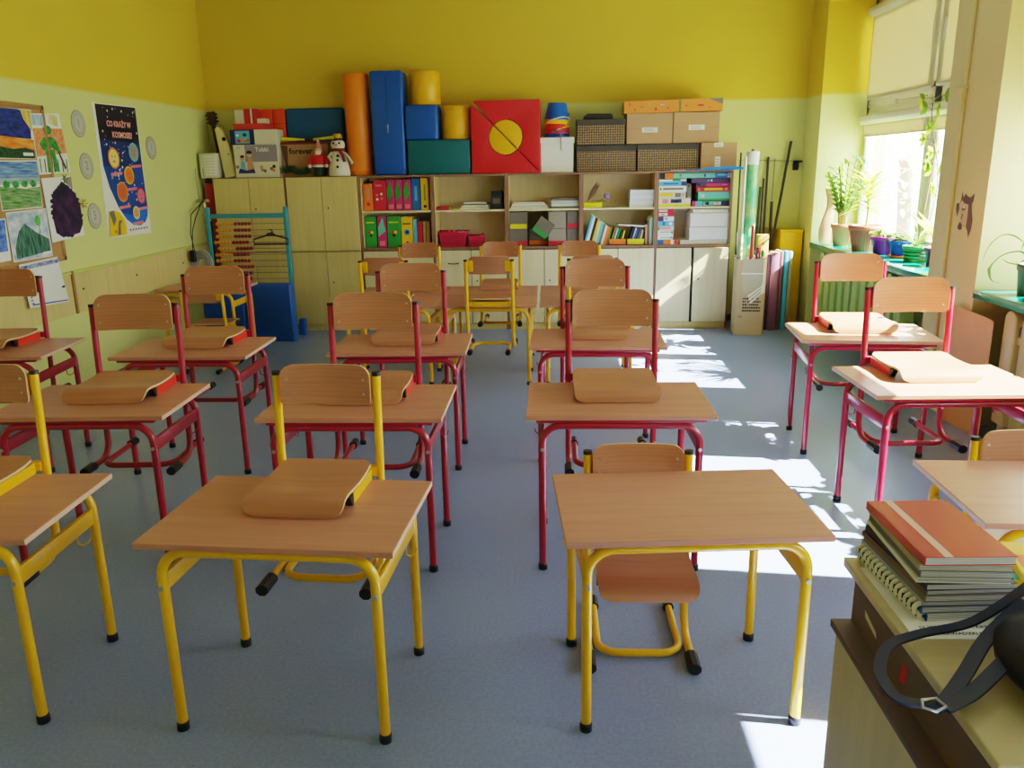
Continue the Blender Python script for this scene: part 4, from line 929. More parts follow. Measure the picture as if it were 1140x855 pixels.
# right group: boxes
r = empty('lidded_box', (0.045, 8.04, TOP), label='white lidded card box under the stacked sand buckets', cat='box')
MB().box(-0.152, 0.152, -0.13, 0.13, 0, 0.265, M['white'], 0.003, 1).build('body', r); MB().box(-0.160, 0.160, -0.138, 0.138, 0.265, 0.318, M['white'], 0.004, 1).build('lid', r)
def bucket(z, c, label, rx, flip, top_r=0.115):
    r = empty('sand_bucket', (0.045, 8.02, z), label=label, cat='bucket', group='stacked toy sand buckets'); r.rotation_euler = (R(rx[0]), R(rx[1]), rx[2])
    m = mat('bucket_'+c, dict(blue=(24, 96, 190), yellow=(240, 180, 20), red=(214, 52, 36), navy=(24, 70, 150))[c], 0.35)
    MB().lathe([(top_r-0.003, 0.001), (top_r, 0), (top_r+0.006, 0.006), (top_r, 0.016), (0.088, 0.14), (0.08, 0.148), (0, 0.148)], m, n=26).build('body', r)
    hd = [(top_r*math.cos(t), -abs(top_r*math.sin(t))*1.02, 0.012+0.05*math.sin(t)) for t in [PI*i/14 for i in range(15)]]
    MB().tube(hd, 0.0045, M['yellowc'] if c == 'red' else m if c != 'yellow' else M['white'], 8).build('handle', r)
    return r
bucket(TOP+0.319, 'navy', 'dark blue toy bucket lowest in the stack', (0, 0, 0.3), True)
bucket(TOP+0.352, 'red', 'red toy bucket with yellow handle, second from below', (0, 1, 1.2), True)
bucket(TOP+0.392, 'red', 'orange-red toy bucket in the middle of the stack', (0, -1, -0.2), True)
bucket(TOP+0.436, 'yellow', 'yellow toy bucket just under the top blue one', (0, 1.5, 0.7), True)
bucket(TOP+0.482, 'blue', 'bright blue toy bucket crowning the stack, tilted', (0, -4, 2.2), True, 0.11)
item('hanging_chain', 'thin chain dangling from the buckets over the white box', 'chain', MB().tube([(0.08, 7.895, TOP+0.36), (0.08, 7.893, TOP+0.30), (0.082, 7.893, TOP+0.20)], 0.004, M['grey'], 8))
def patbox(x0, x1, z0, h, label, d=0.27, y=7.90):
    r = empty('patterned_box', ((x0+x1)/2, y, z0), label=label, cat='box', group='brown patterned storage boxes'); w = (x1-x0)/2; bl = mat('dark_brown_lid', (62, 54, 48), 0.5)
    MB().box(-w+0.006, w-0.006, 0.004, d-0.004, 0, h-0.045, LATTICE, 0.003, 1).build('body', r)
    MB().box(-w, w, 0, d, h-0.055, h, bl, 0.004, 1).build('lid', r)
    return r
patbox(0.225, 0.785, TOP, 0.240, 'brown patterned box with dark lid, lower left of three')
patbox(0.790, 1.368, TOP, 0.243, 'brown patterned box with dark lid, lower right of three')
patbox(0.225, 0.680, TOP+0.244, 0.228, 'brown patterned box with dark lid, upper one of three')
item('document_bag', 'black flat bag lying on the upper patterned box', 'bag', MB().prism([(-0.14, 0), (0.14, 0), (0.125, 0.045), (-0.10, 0.05), (-0.13, 0.03)], mat('black_nylon', (36, 34, 32), 0.6), 0, 0.2, 'y', 0.008), loc=(0.43, 7.93, TOP+0.473))
def carton(x0, x1, z0, h, label, lab, d=0.30, y=7.91, m='kraft'):
    r = empty('cardboard_box', ((x0+x1)/2, y, z0), label=label, cat='box', group='brown cardboard boxes'); w = (x1-x0)/2
    MB().box(-w, w, 0, d, 0, h, M[m], 0.003, 1).build('carton', r)
    for (a0, a1, b0, b1, txt) in lab:
        o = MB().box(a0, a1, -0.0015, 0.001, b0, b1, M['white'])
        for q in range(3):
            zz = b0+(b1-b0)*(0.25+0.25*q)
            o.box(a0+(a1-a0)*0.12, a1-(a1-a0)*(0.15+0.2*((q*5) % 3)/3), -0.002, 0.001, zz-0.003, zz+0.002, M['greylight'])
        o.build('sticker', r)
    MB().box(-w, w, -0.0008, 0.0, h*0.5-0.001, h*0.5+0.001, M['brown']).build('fold_line', r)
    return r
carton(0.690, 1.112, TOP+0.245, 0.270, 'large brown carton with white sticker, left of the two on the patterned boxes', [(-0.07, 0.075, 0.10, 0.145, 1)])
carton(1.120, 1.540, TOP+0.245, 0.272, 'large brown carton with white sticker, right of the two on the patterned boxes', [(-0.07, 0.075, 0.115, 0.16, 1)])
carton(1.375, 1.705, TOP+0.014, 0.243-0.014, 'small brown carton at the right end of the cabinet tops', [(-0.045, 0.035, 0.19, 0.228, 1), (-0.035, 0.015, 0.01, 0.105, 1)], y=7.87)
r = empty('patterned_parcel', (1.115, 8.02, TOP+0.519), label='long orange patterned box on top of the two cartons', cat='box'); r.rotation_euler = (0, R(-0.8), 0)
q = MB().box(-0.45, 0.45, -0.1, 0.1, 0, 0.112, mat('orange_print', (222, 132, 54), 0.5), 0.003, 1)
for k, (a, bz, c, s) in enumerate(((-0.40, 0.08, 'crimson', 0.012), (-0.35, 0.04, 'brown', 0.014), (-0.29, 0.055, 'olive', 0.012), (-0.22, 0.075, 'teal', 0.010), (-0.16, 0.04, 'crimson', 0.016), (-0.1, 0.07, 'sky', 0.012), (-0.05, 0.04, 'crimson', 0.010), (0.12, 0.06, 'brown', 0.012), (0.25, 0.055, 'crimson', 0.018), (0.33, 0.035, 'brown', 0.010))):
    if k % 3 == 1: q.prism([(a-s, bz-s), (a+s, bz-s), (a, bz+s)], M[c], -0.1015, -0.099)
    elif k % 3 == 2: q.box(a-s*1.5, a+s*1.5, -0.1015, -0.099, bz-s*0.4, bz+s*0.4, M[c])
    else: q.cyl((a, -0.099, bz), (a, -0.1015, bz), s, M[c], 12); q.cyl((a, -0.0995, bz), (a, -0.102, bz), s*0.5, mat('orange_print', (222, 132, 54), 0.5), 10)
q.box(0.05, 0.072, -0.1015, -0.099, 0, 0.112, M['olive']); q.prism([(0.31, 0.112), (0.45, 0.112), (0.45, 0.06)], M['grey'], -0.1015, -0.099)
q.build('carton', r)
r = empty('plastic_folder', (1.42, 7.86, TOP), label='bright blue plastic folder lying on the right cabinet top', cat='folder')
bf = MB(); mb_ = mat('blue_plastic_folder', (20, 130, 216), 0.25); n = 14
for i in range(n):
    def P(i, y): t = i/n; return (-0.33+0.67*t, y, 0.003+0.028*max(0, math.sin((t-0.35)*PI/0.8) if t > 0.35 else 0))
    a0, a1, b0, b1 = P(i, -0.055), P(i+1, -0.055), P(i, 0.0), P(i+1, 0.0)
    cc = M['white'] if i < 3 else mb_
    bf.add([a0, a1, b1, b0], [(0, 1, 2, 3)], cc, True); bf.add([(a0[0], a0[1], 0.0), (a1[0], a1[1], 0.0), a1, a0], [(0, 1, 2, 3)], cc, True)
bf.build('sleeve', r, recalc=False)
# ---------------------------------------------------------------- left wall: board, drawings, poster, medallions
WX = XL
def wallflat(x, poly, m, mb, d=0.0): mb.add([(x, y, z) for y, z in poly], [tuple(range(len(poly)))], m)
cork = mat('cork', (176, 134, 84), 0.9, var=0.12, scale=60)
r = empty('pin_board', (WX, 4.75, 1.48), label='large cork pin board with wooden frame covered in drawings', cat='board')
MB().box(0.002, 0.012, -0.77, 0.77, -0.49, 0.49, cork).build('cork', r)
fw = wood('board_frame', (150, 110, 66), (170, 128, 80), (26, 3, 26), 0.5)
fr = MB()
for a in ((-0.78, 0.78, 0.48, 0.51), (-0.78, 0.78, -0.51, -0.48), (-0.78, -0.75, -0.51, 0.51), (0.75, 0.78, -0.51, 0.51)): fr.box(0.0, 0.02, *a, fw, 0.003)
fr.build('frame', r)
PX = WX+0.0135
class Sheet:
    """a paper pinned to the wall; y, z given in metres on the wall, built about its own centre"""
    def __init__(s, name, label, cat, quad, m, group=None, x=PX, tilt=0.0, th=0.0015):
        s.cy = sum(p[0] for p in quad)/len(quad); s.cz = sum(p[1] for p in quad)/len(quad); s.x = x
        s.r = empty(name, (x, s.cy, s.cz), label=label, cat=cat, group=group); s.n = 0
        mb = MB().prism([(y-s.cy, z-s.cz) for y, z in quad], m, 0, th, 'x'); s.th = th
        mb.build('paper', s.r); s.p = MB()
    def poly(s, pts, m):
        s.n += 1; x = s.th+0.0002+0.00006*s.n
        s.p.add([(x, y-s.cy, z-s.cz) for y, z in pts], [tuple(range(len(pts)))], m)
    def blob(s, y, z, ry, rz, m, n=18, jag=0.0):
        s.poly([(y+ry*math.cos(2*PI*i/n)*(1+jag*rnd.uniform(-1, 1)), z+rz*math.sin(2*PI*i/n)*(1+jag*rnd.uniform(-1, 1))) for i in range(n)], m)
    def done(s):
        if s.p.v: s.p.build('picture', s.r, recalc=False)
GD = 'pupils drawings on the pin board'
bsky = brush('paint_dark_blue', (14, 26, 84), (40, 64, 150), (20, 18, 40)); bor = brush('paint_orange', (214, 110, 30), (236, 160, 70), (20, 8, 40)); bgr = brush('paint_dark_green', (14, 44, 26), (36, 84, 44), (20, 30, 40))
s = Sheet('drawing', 'drawing with dark blue sky over orange ground, top left on the pin board', 'drawing', [(4.98, 1.645), (5.36, 1.645), (5.395, 1.955), (4.98, 1.945)], M['white'], GD)
s.poly([(4.98, 1.78), (5.35, 1.77), (5.372, 1.93), (5.25, 1.95), (4.98, 1.945)], bsky); s.poly([(4.98, 1.70), (5.362, 1.69), (5.375, 1.765), (4.98, 1.785)], bor)
s.poly([(4.98, 1.65), (5.358, 1.648), (5.364, 1.70), (5.27, 1.715), (5.15, 1.705), (4.98, 1.725)], bgr); s.poly([(5.30, 1.89), (5.39, 1.80), (5.39, 1.95), (5.28, 1.95)], brush('paint_ochre', (200, 160, 60), (220, 200, 110))); s.poly([(5.24, 1.665), (5.345, 1.665), (5.345, 1.685), (5.24, 1.685)], M['white']); s.done()
s = Sheet('drawing', 'drawing of a green scarecrow figure on orange ground, top right on the pin board', 'drawing', [(5.37, 1.545), (5.735, 1.56), (5.695, 1.95), (5.37, 1.93)], M['white'], GD, x=PX+0.004)
s.poly([(5.375, 1.66), (5.72, 1.69), (5.705, 1.85), (5.375, 1.84)], brush('paint_salmon', (206, 112, 70), (230, 160, 110), (20, 40, 40))); s.poly([(5.375, 1.86), (5.50, 1.86), (5.51, 1.93), (5.375, 1.925)], brush('paint_sky', (110, 160, 200), (190, 206, 214)))
g2 = brush('paint_green', (24, 110, 50), (70, 160, 70), (30, 40, 40))
s.poly([(5.46, 1.70), (5.56, 1.72), (5.66, 1.68), (5.62, 1.76), (5.58, 1.79), (5.48, 1.79), (5.42, 1.74)], g2); s.blob(5.53, 1.835, 0.05, 0.03, g2); s.poly([(5.47, 1.56), (5.53, 1.56), (5.55, 1.71), (5.48, 1.71)], g2); s.poly([(5.55, 1.565), (5.60, 1.565), (5.58, 1.71), (5.54, 1.71)], g2)
s.poly([(5.56, 1.88), (5.66, 1.86), (5.67, 1.93), (5.58, 1.94)], brush('paint_beige', (200, 180, 110), (220, 210, 160)))
for k in range(7): y = 5.39+0.05*k; s.poly([(y, 1.56), (y+0.012, 1.56), (y+0.016, 1.645), (y+0.004, 1.65)], (g2, brush('paint_dark', (50, 40, 36), (90, 70, 60)))[k % 2])
s.poly([(5.61, 1.70), (5.63, 1.70), (5.69, 1.59), (5.67, 1.575)], brush('paint_dark', (50, 40, 36), (90, 70, 60))); s.done()
s = Sheet('drawing', 'drawing of blue sky above a green meadow, middle left on the pin board', 'drawing', [(4.94, 1.332), (5.352, 1.335), (5.371, 1.638), (4.94, 1.632)], M['white'], GD, x=PX+0.002)
s.poly([(4.945, 1.53), (5.36, 1.53), (5.365, 1.63), (4.945, 1.627)], brush('paint_sky_streak', (36, 84, 170), (140, 176, 206), (20, 6, 60))); s.poly([(4.945, 1.337), (5.345, 1.342), (5.36, 1.47), (5.2, 1.46), (4.945, 1.48)], brush('paint_meadow', (50, 120, 60), (150, 176, 120), (20, 10, 90)))
s.poly([(4.945, 1.49), (5.36, 1.485), (5.36, 1.53), (4.945, 1.53)], brush('paint_haze', (130, 160, 170), (190, 200, 190), (20, 6, 60)))
for k in range(4): s.blob(5.02+0.09*k, 1.49, 0.035, 0.022, g2, 12, 0.15)
s.done()
s = Sheet('drawing', 'drawing of a dark violet scribbled shape, right edge of the pin board', 'drawing', [(5.39, 1.10), (5.79, 1.12), (5.715, 1.535), (5.378, 1.522)], M['white'], GD, x=PX+0.006)
s.poly([(5.45, 1.16), (5.52, 1.125), (5.62, 1.13), (5.73, 1.14), (5.785, 1.20), (5.785, 1.33), (5.74, 1.42), (5.66, 1.47), (5.60, 1.50), (5.54, 1.46), (5.48, 1.43), (5.46, 1.35), (5.435, 1.28)], brush('paint_violet', (18, 18, 44), (74, 30, 84), (20, 14, 14), (0.38, 0.7)))
for k in range(26):
    a = k*2*PI/26; s.blob(5.61+0.155*math.cos(a), 1.30+0.16*math.sin(a), 0.03, 0.02, _m['paint_violet'], 7, 0.5)
s.poly([(5.64, 1.49), (5.72, 1.44), (5.72, 1.53), (5.66, 1.525)], M['greylight']); s.done()
s = Sheet('drawing', 'drawing of a dark green hatched hill with small tree on the pin board', 'drawing', [(4.962, 1.015), (5.374, 1.013), (5.379, 1.328), (4.965, 1.321)], M['white'], GD, x=PX+0.003)
s.poly([(4.97, 1.02), (5.368, 1.018), (5.373, 1.322), (4.97, 1.315)], brush('paint_pale_grey', (150, 170, 200), (214, 220, 226), (20, 12, 20)))
s.poly([(5.0, 1.03), (5.36, 1.05), (5.36, 1.13), (5.24, 1.18), (5.13, 1.245), (5.06, 1.20), (5.0, 1.10)], brush('paint_hatch', (14, 60, 54), (90, 140, 120), (20, 60, 12)))
s.blob(5.27, 1.255, 0.032, 0.036, brush('paint_bright_green', (70, 170, 70), (120, 200, 110)), 12, 0.1); s.poly([(5.27, 1.17), (5.282, 1.17), (5.279, 1.225), (5.273, 1.225)], g2); s.poly([(5.28, 1.03), (5.365, 1.03), (5.365, 1.05), (5.28, 1.05)], M['white']); s.done()
s = Sheet('drawing', 'bright blue drawing cut by the left picture edge on the pin board', 'drawing', [(4.56, 1.028), (4.945, 1.03), (4.955, 1.288), (4.56, 1.285)], M['white'], GD, x=PX+0.002)
s.poly([(4.57, 1.08), (4.93, 1.09), (4.945, 1.28), (4.57, 1.275)], brush('paint_royal_blue', (24, 70, 180), (120, 160, 220), (20, 20, 30))); s.done()
s = Sheet('drawing', 'white drawing with blue line hanging below the pin board over the wainscot', 'drawing', [(5.02, 0.715), (5.45, 0.69), (5.392, 1.005), (4.98, 0.998)], M['white'], GD, x=WX+0.034)
s.poly([(4.99, 0.96), (5.395, 0.965), (5.39, 0.995), (4.99, 0.985)], brush('paint_blue_line', (40, 70, 160), (190, 200, 220), (20, 26, 60))); s.poly([(5.05, 0.725), (5.44, 0.698), (5.44, 0.706), (5.05, 0.735)], brush('paint_blue_line2', (40, 60, 130), (90, 110, 190), (20, 40, 60)))
for k in range(10): s.blob(5.03+0.03*rnd.random(), 0.74+0.02*k, 0.012, 0.006, brush('paint_maroon', (90, 40, 60), (140, 90, 110)), 8, 0.3)
s.blob(5.41, 0.80, 0.02, 0.008, bsky, 8, 0.3); s.done()
item('wooden_strip', 'short dark wooden strip leaning on the wainscot beside the hanging drawing', 'strip', MB().box(0, 0.012, -0.012, 0.012, 0, 0.30, fw), loc=(WX+0.013, 5.56, 0.587))
# insect doodles
for (y, z, l) in ((5.835, 1.34, 'tiny yellow paper bee beside the violet drawing'), (5.64, 1.515, 'tiny dark paper bug above the violet drawing')):
    q = MB(); q.ball((0, 0, 0), 0.018, M['yellowc'] if z < 1.4 else M['olive'], 0.15, 1, 1.2, n=8)
    for k in range(6):
        a = k*PI/3; q.tube([(0.003, 0.015*math.cos(a), 0.015*math.sin(a)), (0.003, 0.04*math.cos(a), 0.035*math.sin(a))], 0.0022, M['ink'], 6)
    item('insect_picture', l, 'decoration', q, loc=(WX+0.022, y, z))
# poster of planets
s = Sheet('planet_poster', 'dark blue poster of smiling planets with curled left edge', 'poster', [(6.138, 1.068), (6.813, 1.058), (6.815, 2.069), (6.165, 2.058)], M['white'], x=WX+0.002)
nsk = mat('poster_night', (24, 24, 44), 0.45); bsk = mat('poster_blue', (16, 70, 150), 0.45); msk = mat('poster_mid_blue', (18, 50, 110), 0.45); lsk = mat('poster_light_blue', (24, 110, 200), 0.45)
s.poly([(6.20, 1.80), (6.807, 1.78), (6.81, 2.062), (6.20, 2.052)], nsk); s.poly([(6.20, 1.60), (6.805, 1.58), (6.807, 1.78), (6.20, 1.80)], msk)
bot = [(6.808, 1.27), (6.79, 1.20), (6.74, 1.155), (6.65, 1.13), (6.54, 1.14), (6.44, 1.19), (6.34, 1.29), (6.25, 1.44), (6.20, 1.60)]
s.poly([(6.805, 1.58)]+bot, bsk); s.poly([(6.808, 1.27), (6.79, 1.20), (6.74, 1.155), (6.65, 1.13), (6.54, 1.14), (6.44, 1.19), (6.40, 1.24), (6.55, 1.22), (6.7, 1.26)], lsk)
for k in range(110):
    y = 6.24+0.55*rnd.random(); z = 1.30+0.74*rnd.random(); q = rnd.choice((0.005, 0.007, 0.011))
    if z < 1.62-0.5*(y-6.2)*2.2 or (z > 1.79 and 6.3 < y < 6.76 and z < 1.96): continue
    s.poly([(y-q, z), (y, z-q), (y+q, z), (y, z+q)], M['white'] if k % 3 else M['yellowc'])
def planet(y, z, rr, m, halo, txt):
    s.blob(y, z, rr*1.12, rr*1.05, halo); s.blob(y, z, rr*0.92, rr*0.88, m)
    for e in (-1, 1): s.blob(y+e*rr*0.3, z+rr*0.2, rr*0.10, rr*0.15, M['brown'], 8)
    s.poly([(y-rr*0.3, z-rr*0.25), (y+rr*0.3, z-rr*0.25), (y+rr*0.15, z-rr*0.4), (y-rr*0.15, z-rr*0.4)], M['brown'])
    s.poly([(y-0.075, z-rr*1.35-0.03), (y+0.095, z-rr*1.35-0.022), (y+0.095, z-rr*1.35), (y-0.075, z-rr*1.35-0.008)], M['pink'])
planet(6.36, 1.66, 0.075, mat('planet_cream', (230, 206, 120), 0.5), M['orange'], 0); planet(6.68, 1.71, 0.07, M['greylight'], M['sky'], 0); planet(6.56, 1.53, 0.068, M['orange'], M['yellowc'], 0)
planet(6.42, 1.405, 0.075, mat('planet_rust', (214, 96, 40), 0.5), M['terracotta'], 0); planet(6.71, 1.365, 0.062, M['pink'], M['crimson'], 0); planet(6.595, 1.235, 0.05, mat('planet_tan', (222, 160, 90), 0.5), M['offwhite'], 0)
mo = [(6.15, 1.075), (6.40, 1.075), (6.41, 1.13), (6.39, 1.20), (6.33, 1.25), (6.25, 1.27), (6.18, 1.265)]
s.poly(mo, M['yellowc']); s.poly([(6.18, 1.265), (6.25, 1.27), (6.27, 1.20), (6.22, 1.15), (6.20, 1.20)], M['grey']); s.poly([(6.26, 1.08), (6.31, 1.08), (6.32, 1.16), (6.36, 1.19), (6.30, 1.19)], M['grey']); s.blob(6.24, 1.11, 0.02, 0.015, M['orange'], 10)
for k in range(7): s.poly([(6.45+0.045*k, 1.10), (6.475+0.045*k, 1.10), (6.475+0.045*k, 1.114), (6.45+0.045*k, 1.112)], M['grey'])
def wall_text(body, size, m, y, z, bold):
    s.n += 1
    mt = Matrix.Translation((s.th+0.0004+0.00006*s.n, y-s.cy, z-s.cz)) @ Matrix(((0, 0, 1, 0), (1, 0, 0, 0), (0, 1, 0, 0), (0, 0, 0, 1)))
    s.p.text(body, size, m, mt, bold=bold)
for bd, mm in ((0.0085, mat('poster_title_edge', (150, 50, 56), 0.5)), (0.001, mat('poster_title_rose', (226, 190, 178), 0.5))):
    wall_text('CO KRĄŻY W', 0.058, mm, 6.50, 1.915, bd*0.6); wall_text('KOSMOSIE?', 0.060, mm, 6.53, 1.835, bd*0.6)
s.done()
MG = 'grey coin medallions on the left wall'
for (y, z, l, n_) in ((5.945, 1.895, 'grey paper coin, topmost of the column between drawings and poster', '1'), (5.973, 1.600, 'grey paper coin in the middle of the column between drawings and poster', '2'), (5.984, 1.243, 'grey paper coin, lowest of the column beside the violet drawing', '5'), (7.003, 1.752, 'grey paper coin right of the planet poster', '1')):
    r = empty('coin_picture', (WX+0.001, y, z), label=l, cat='decoration', group=MG); rr = 0.088
    b = MB(); b.xf = Matrix(((0, 0, 1, 0), (1, 0, 0, 0), (0, 1.06, 0, 0), (0, 0, 0, 1)))
    cg = mat('coin_grey', (186, 184, 172), 0.6); cd = mat('coin_dark', (138, 134, 124), 0.6)
    b.cyl((0, 0, 0), (0, 0, 0.003), rr, cd, 36); b.cyl((0, 0, 0.003), (0, 0, 0.0036), rr*0.93, cg, 36); b.cyl((0, 0, 0.0036), (0, 0, 0.0042), rr*0.70, cd, 32); b.cyl((0, 0, 0.0042), (0, 0, 0.0048), rr*0.66, cg, 32)
    for k in range(30):
        a = 2*PI*k/30; b.box(rr*0.80*math.cos(a)-0.003, rr*0.80*math.cos(a)+0.003, rr*0.80*math.sin(a)-0.003, rr*0.80*math.sin(a)+0.003, 0.0036, 0.0044, cd)
    b.text(n_, 0.085, cd, Matrix.Translation((0, 0.002, 0.0052)), bold=0.001)
    b.build('disc', r)

# ---------------------------------------------------------------- back left corner
tl = mat('teal_blue_paint', (58, 146, 166), 0.45)
r = empty('counting_abacus', (-2.845, 7.60, 0), label='large blue-framed counting abacus with yellow and red beads', cat='abacus')
fr = MB().box(-0.40, -0.362, -0.02, 0.02, 0.0, 1.225, tl, 0.004); fr.build('upright', r)
MB().box(0.340, 0.378, -0.02, 0.02, 0.0, 1.225, tl, 0.004).build('upright', r)
MB().box(-0.362, 0.340, -0.014, 0.014, 1.125, 1.165, tl, 0.004).build('top_bar', r); MB().box(-0.362, 0.340, -0.014, 0.014, 0.46, 0.50, tl, 0.004).build('bottom_bar', r)
for s in (-0.381, 0.359): MB().box(s-0.02, s+0.02, -0.10, 0.20, 0.0, 0.035, tl, 0.004).build('foot', r)
MB().box(-0.362, -0.340, -0.010, 0.010, 0.50, 1.10, M['black']).build('inner_post', r)
by = mat('bead_yellow', (226, 150, 30), 0.3); brd = mat('bead_red', (136, 22, 24), 0.3)
for k, off in enumerate((0.06, 0.05, 0.045, 0.0, 0.055, 0.0, 0.0, 0.05, 0.02, 0.01)):
    z = 1.072-0.0572*k; w = MB().cyl((-0.362, 0, z), (0.340, 0, z), 0.003, M['grey'], 6).build('wire', r)
    x0 = -0.335+off*0.6
    for j in range(10):
        MB().ball((x0+0.0325*j+(0.012 if j >= 5 else 0), 0, z), 0.017, by if j < 5 else brd, 1, 1, 1.02, n=10).build('bead', w)
h = MB(); hz = 1.10
h.tube([(-0.095, 0, -0.115), (-0.10, 0, -0.06), (-0.02, 0, -0.025), (0.0, 0, -0.015), (0.02, 0, -0.025), (0.10, 0, -0.06)] if False else [(-0.165, 0, -0.10), (-0.165, 0, -0.055), (-0.04, 0, -0.020), (0.04, 0, -0.020), (0.165, 0, -0.055), (0.165, 0, -0.10)], 0.008, M['black'], 8, closed=True)
h.tube([(0.0, 0, -0.02), (0.0, 0, 0.0), (0.018, 0, 0.012), (0.012, 0, 0.03), (-0.012, 0, 0.032)], 0.006, M['black'], 8)
h.tube([(-0.04, 0, -0.02), (-0.02, 0, -0.002), (0.02, 0, -0.002), (0.04, 0, -0.02)], 0.008, M['black'], 8)
item('coat_hanger', 'black plastic coat hanger hanging on the abacus wires', 'hanger', h, loc=(-2.632, 7.565, 0.985))
b = MB()
item('foam_mat', 'large blue foam mat standing in front of the abacus, nearer one', 'foam mat', MB().box(-0.21, 0.21, -0.055, 0.055, 0, 0.54, M['foamblue'], 0.014, 3), 'blue foam mats by the abacus', loc=(-2.622, 7.395, 0.0), rz=R(-4))
item('foam_mat', 'blue foam mat lower and further left behind the desks', 'foam mat', MB().box(-0.19, 0.19, -0.05, 0.05, 0, 0.47, M['foamblue'], 0.014, 3), 'blue foam mats by the abacus', loc=(-3.06, 7.375, 0.0), rz=R(2))
item('foam_mat', 'blue foam wedge lying beside the abacus foot', 'foam mat', MB().box(-0.03, 0.03, -0.04, 0.04, 0, 0.16, M['foamblue'], 0.01, 2), 'blue foam mats by the abacus', loc=(-2.425, 7.66, 0.0)) 
br_ = mat('brass_tube', (176, 160, 110), 0.3, metal=0.8)
r = empty('cable_reel', (-3.265, 7.46, 0.72), label='grey coiled cable reel with black plug hanging in the left corner', cat='cable')
b = MB(); b.xf = Matrix.Rotation(R(-18), 4, 'Z') @ Matrix.Rotation(PI/2, 4, 'X')
sv = mat('grey_cable', (170, 170, 176), 0.35)
for k in range(6): b.tube([((0.05+0.014*k)*math.cos(t), (0.05+0.015*k)*math.sin(t), 0.004*(k % 2)) for t in [2*PI*i/24 for i in range(24)]], 0.0075, sv, 8, closed=True)
b.build('coil', r)
MB().box(-0.10, -0.04, -0.05, -0.015, 0.02, 0.13, M['black'], 0.012).build('plug', r)
for k in range(3): pass
b = MB()
b.tube([(-0.07, -0.03, 0.12), (-0.055, -0.02, 0.30), (-0.02, 0.0, 0.42), (-0.07, 0.30, 0.56)], 0.005, M['black'], 6); b.tube([(-0.05, -0.03, 0.12), (-0.075, -0.02, 0.28), (-0.06, 0.0, 0.45), (-0.05, 0.30, 0.57)], 0.005, M['ink'], 6)
b.build('lead', r)
r = empty('folding_stand', (-3.31, 7.78, 0), label='slim brass-coloured folding stand in the left corner', cat='stand')
MB().cyl((0.03, 0, 0.0), (-0.02, 0, 1.27), 0.010, br_, 10).build('pole', r); MB().cyl((0.06, 0.02, 0.0), (-0.01, 0.0, 1.27), 0.008, br_, 10).build('pole', r)
MB().box(-0.075, 0.035, -0.015, 0.015, 1.265, 1.295, br_, 0.004).build('clamp', r)
MB().cyl((-0.06, 0, 1.29), (-0.065, 0, 1.58), 0.003, M['grey'], 6).build('rod', r); MB().cyl((0.01, 0, 1.29), (0.01, 0, 1.58), 0.003, M['grey'], 6).build('rod', r)
item('red_folder', 'red folder standing upright between left wall and first cabinet', 'folder', MB().box(-0.045, 0.045, -0.01, 0.01, 0, 1.44, mat('dull_red_folder', (168, 40, 38), 0.5), 0.003), loc=(-3.31, 7.91, 0.0))

# ---------------------------------------------------------------- back right corner
r = empty('tall_carton', (1.815, 7.60, 0), label='tall torn cardboard box with printed lines holding map rolls', cat='box'); r.rotation_euler = (0, 0, R(-6))
b = MB(); kl = M['kraftlight']; hw = 0.128; hd = 0.12; hh = 0.70
b.box(-hw, hw, -hd, -hd+0.006, 0, hh, kl).box(-hw, hw, hd-0.006, hd, 0, hh, kl).box(-hw, -hw+0.006, -hd, hd, 0, hh, kl).box(hw-0.006, hw, -hd, hd, 0, hh, kl).box(-hw, hw, -hd, hd, 0, 0.006, kl)
b.build('carton', r)
fl = MB(); wt = mat('torn_white_paper', (236, 232, 224), 0.8); wv = mat('woven_strips', (190, 176, 152), 0.9, var=0.3, scale=50, stretch=(8, 8, 1))
fl.add([(-0.07, -hd-0.002, hh), (hw, -hd-0.002, hh+0.01), (hw, -hd-0.002, 0.58), (-0.085, -hd-0.002, 0.58)], [(0, 1, 2, 3)], wv)
fl.add([(-0.085, -hd-0.0025, 0.578), (hw, -hd-0.0025, 0.578), (hw, -hd-0.0025, 0.566), (-0.085, -hd-0.0025, 0.566)], [(0, 1, 2, 3)], wt)
fl.add([(-0.07, -hd-0.0015, 0.565), (0.10, -hd-0.0015, 0.565), (0.10, -hd-0.0015, 0.46), (-0.04, -hd-0.0015, 0.39), (-0.07, -hd-0.0015, 0.41)], [(0, 1, 2, 3, 4)], wv)
fl.add([(hw-0.02, -hd-0.003, hh), (hw, -hd-0.003, hh), (hw, -hd-0.003, 0.40), (hw-0.03, -hd-0.003, 0.38), (hw-0.035, -hd-0.003, 0.44), (hw-0.022, -hd-0.003, 0.5)], [(0, 1, 2, 3, 4, 5)], wt)
for k in range(3): fl.add([(-0.02+0.01*k, -hd-0.0035, 0.37-0.03*k), (hw-0.03, -hd-0.0035, 0.46-0.03*k), (hw-0.03, -hd-0.0035, 0.445-0.03*k), (-0.01+0.01*k, -hd-0.0035, 0.355-0.03*k)], [(0, 1, 2, 3)], wt)
fl.build('torn_flap', r, recalc=False)
q = MB()
for row in range(5):
    x = -0.06
    while x < 0.095:
        w = 0.008+0.014*rnd.random(); q.box(x, min(x+w, 0.1), -hd-0.001, -hd+0.001, 0.335-0.028*row, 0.350-0.028*row, M['ink']); x += w+0.004+(0.012 if rnd.random() < 0.2 else 0)
for a in ((-0.09, -0.084), (-0.07, -0.064)): q.box(*a, -hd-0.001, -hd+0.001, 0.165, 0.185, M['ink'])
q.build('printed_lines', r)
b = MB()
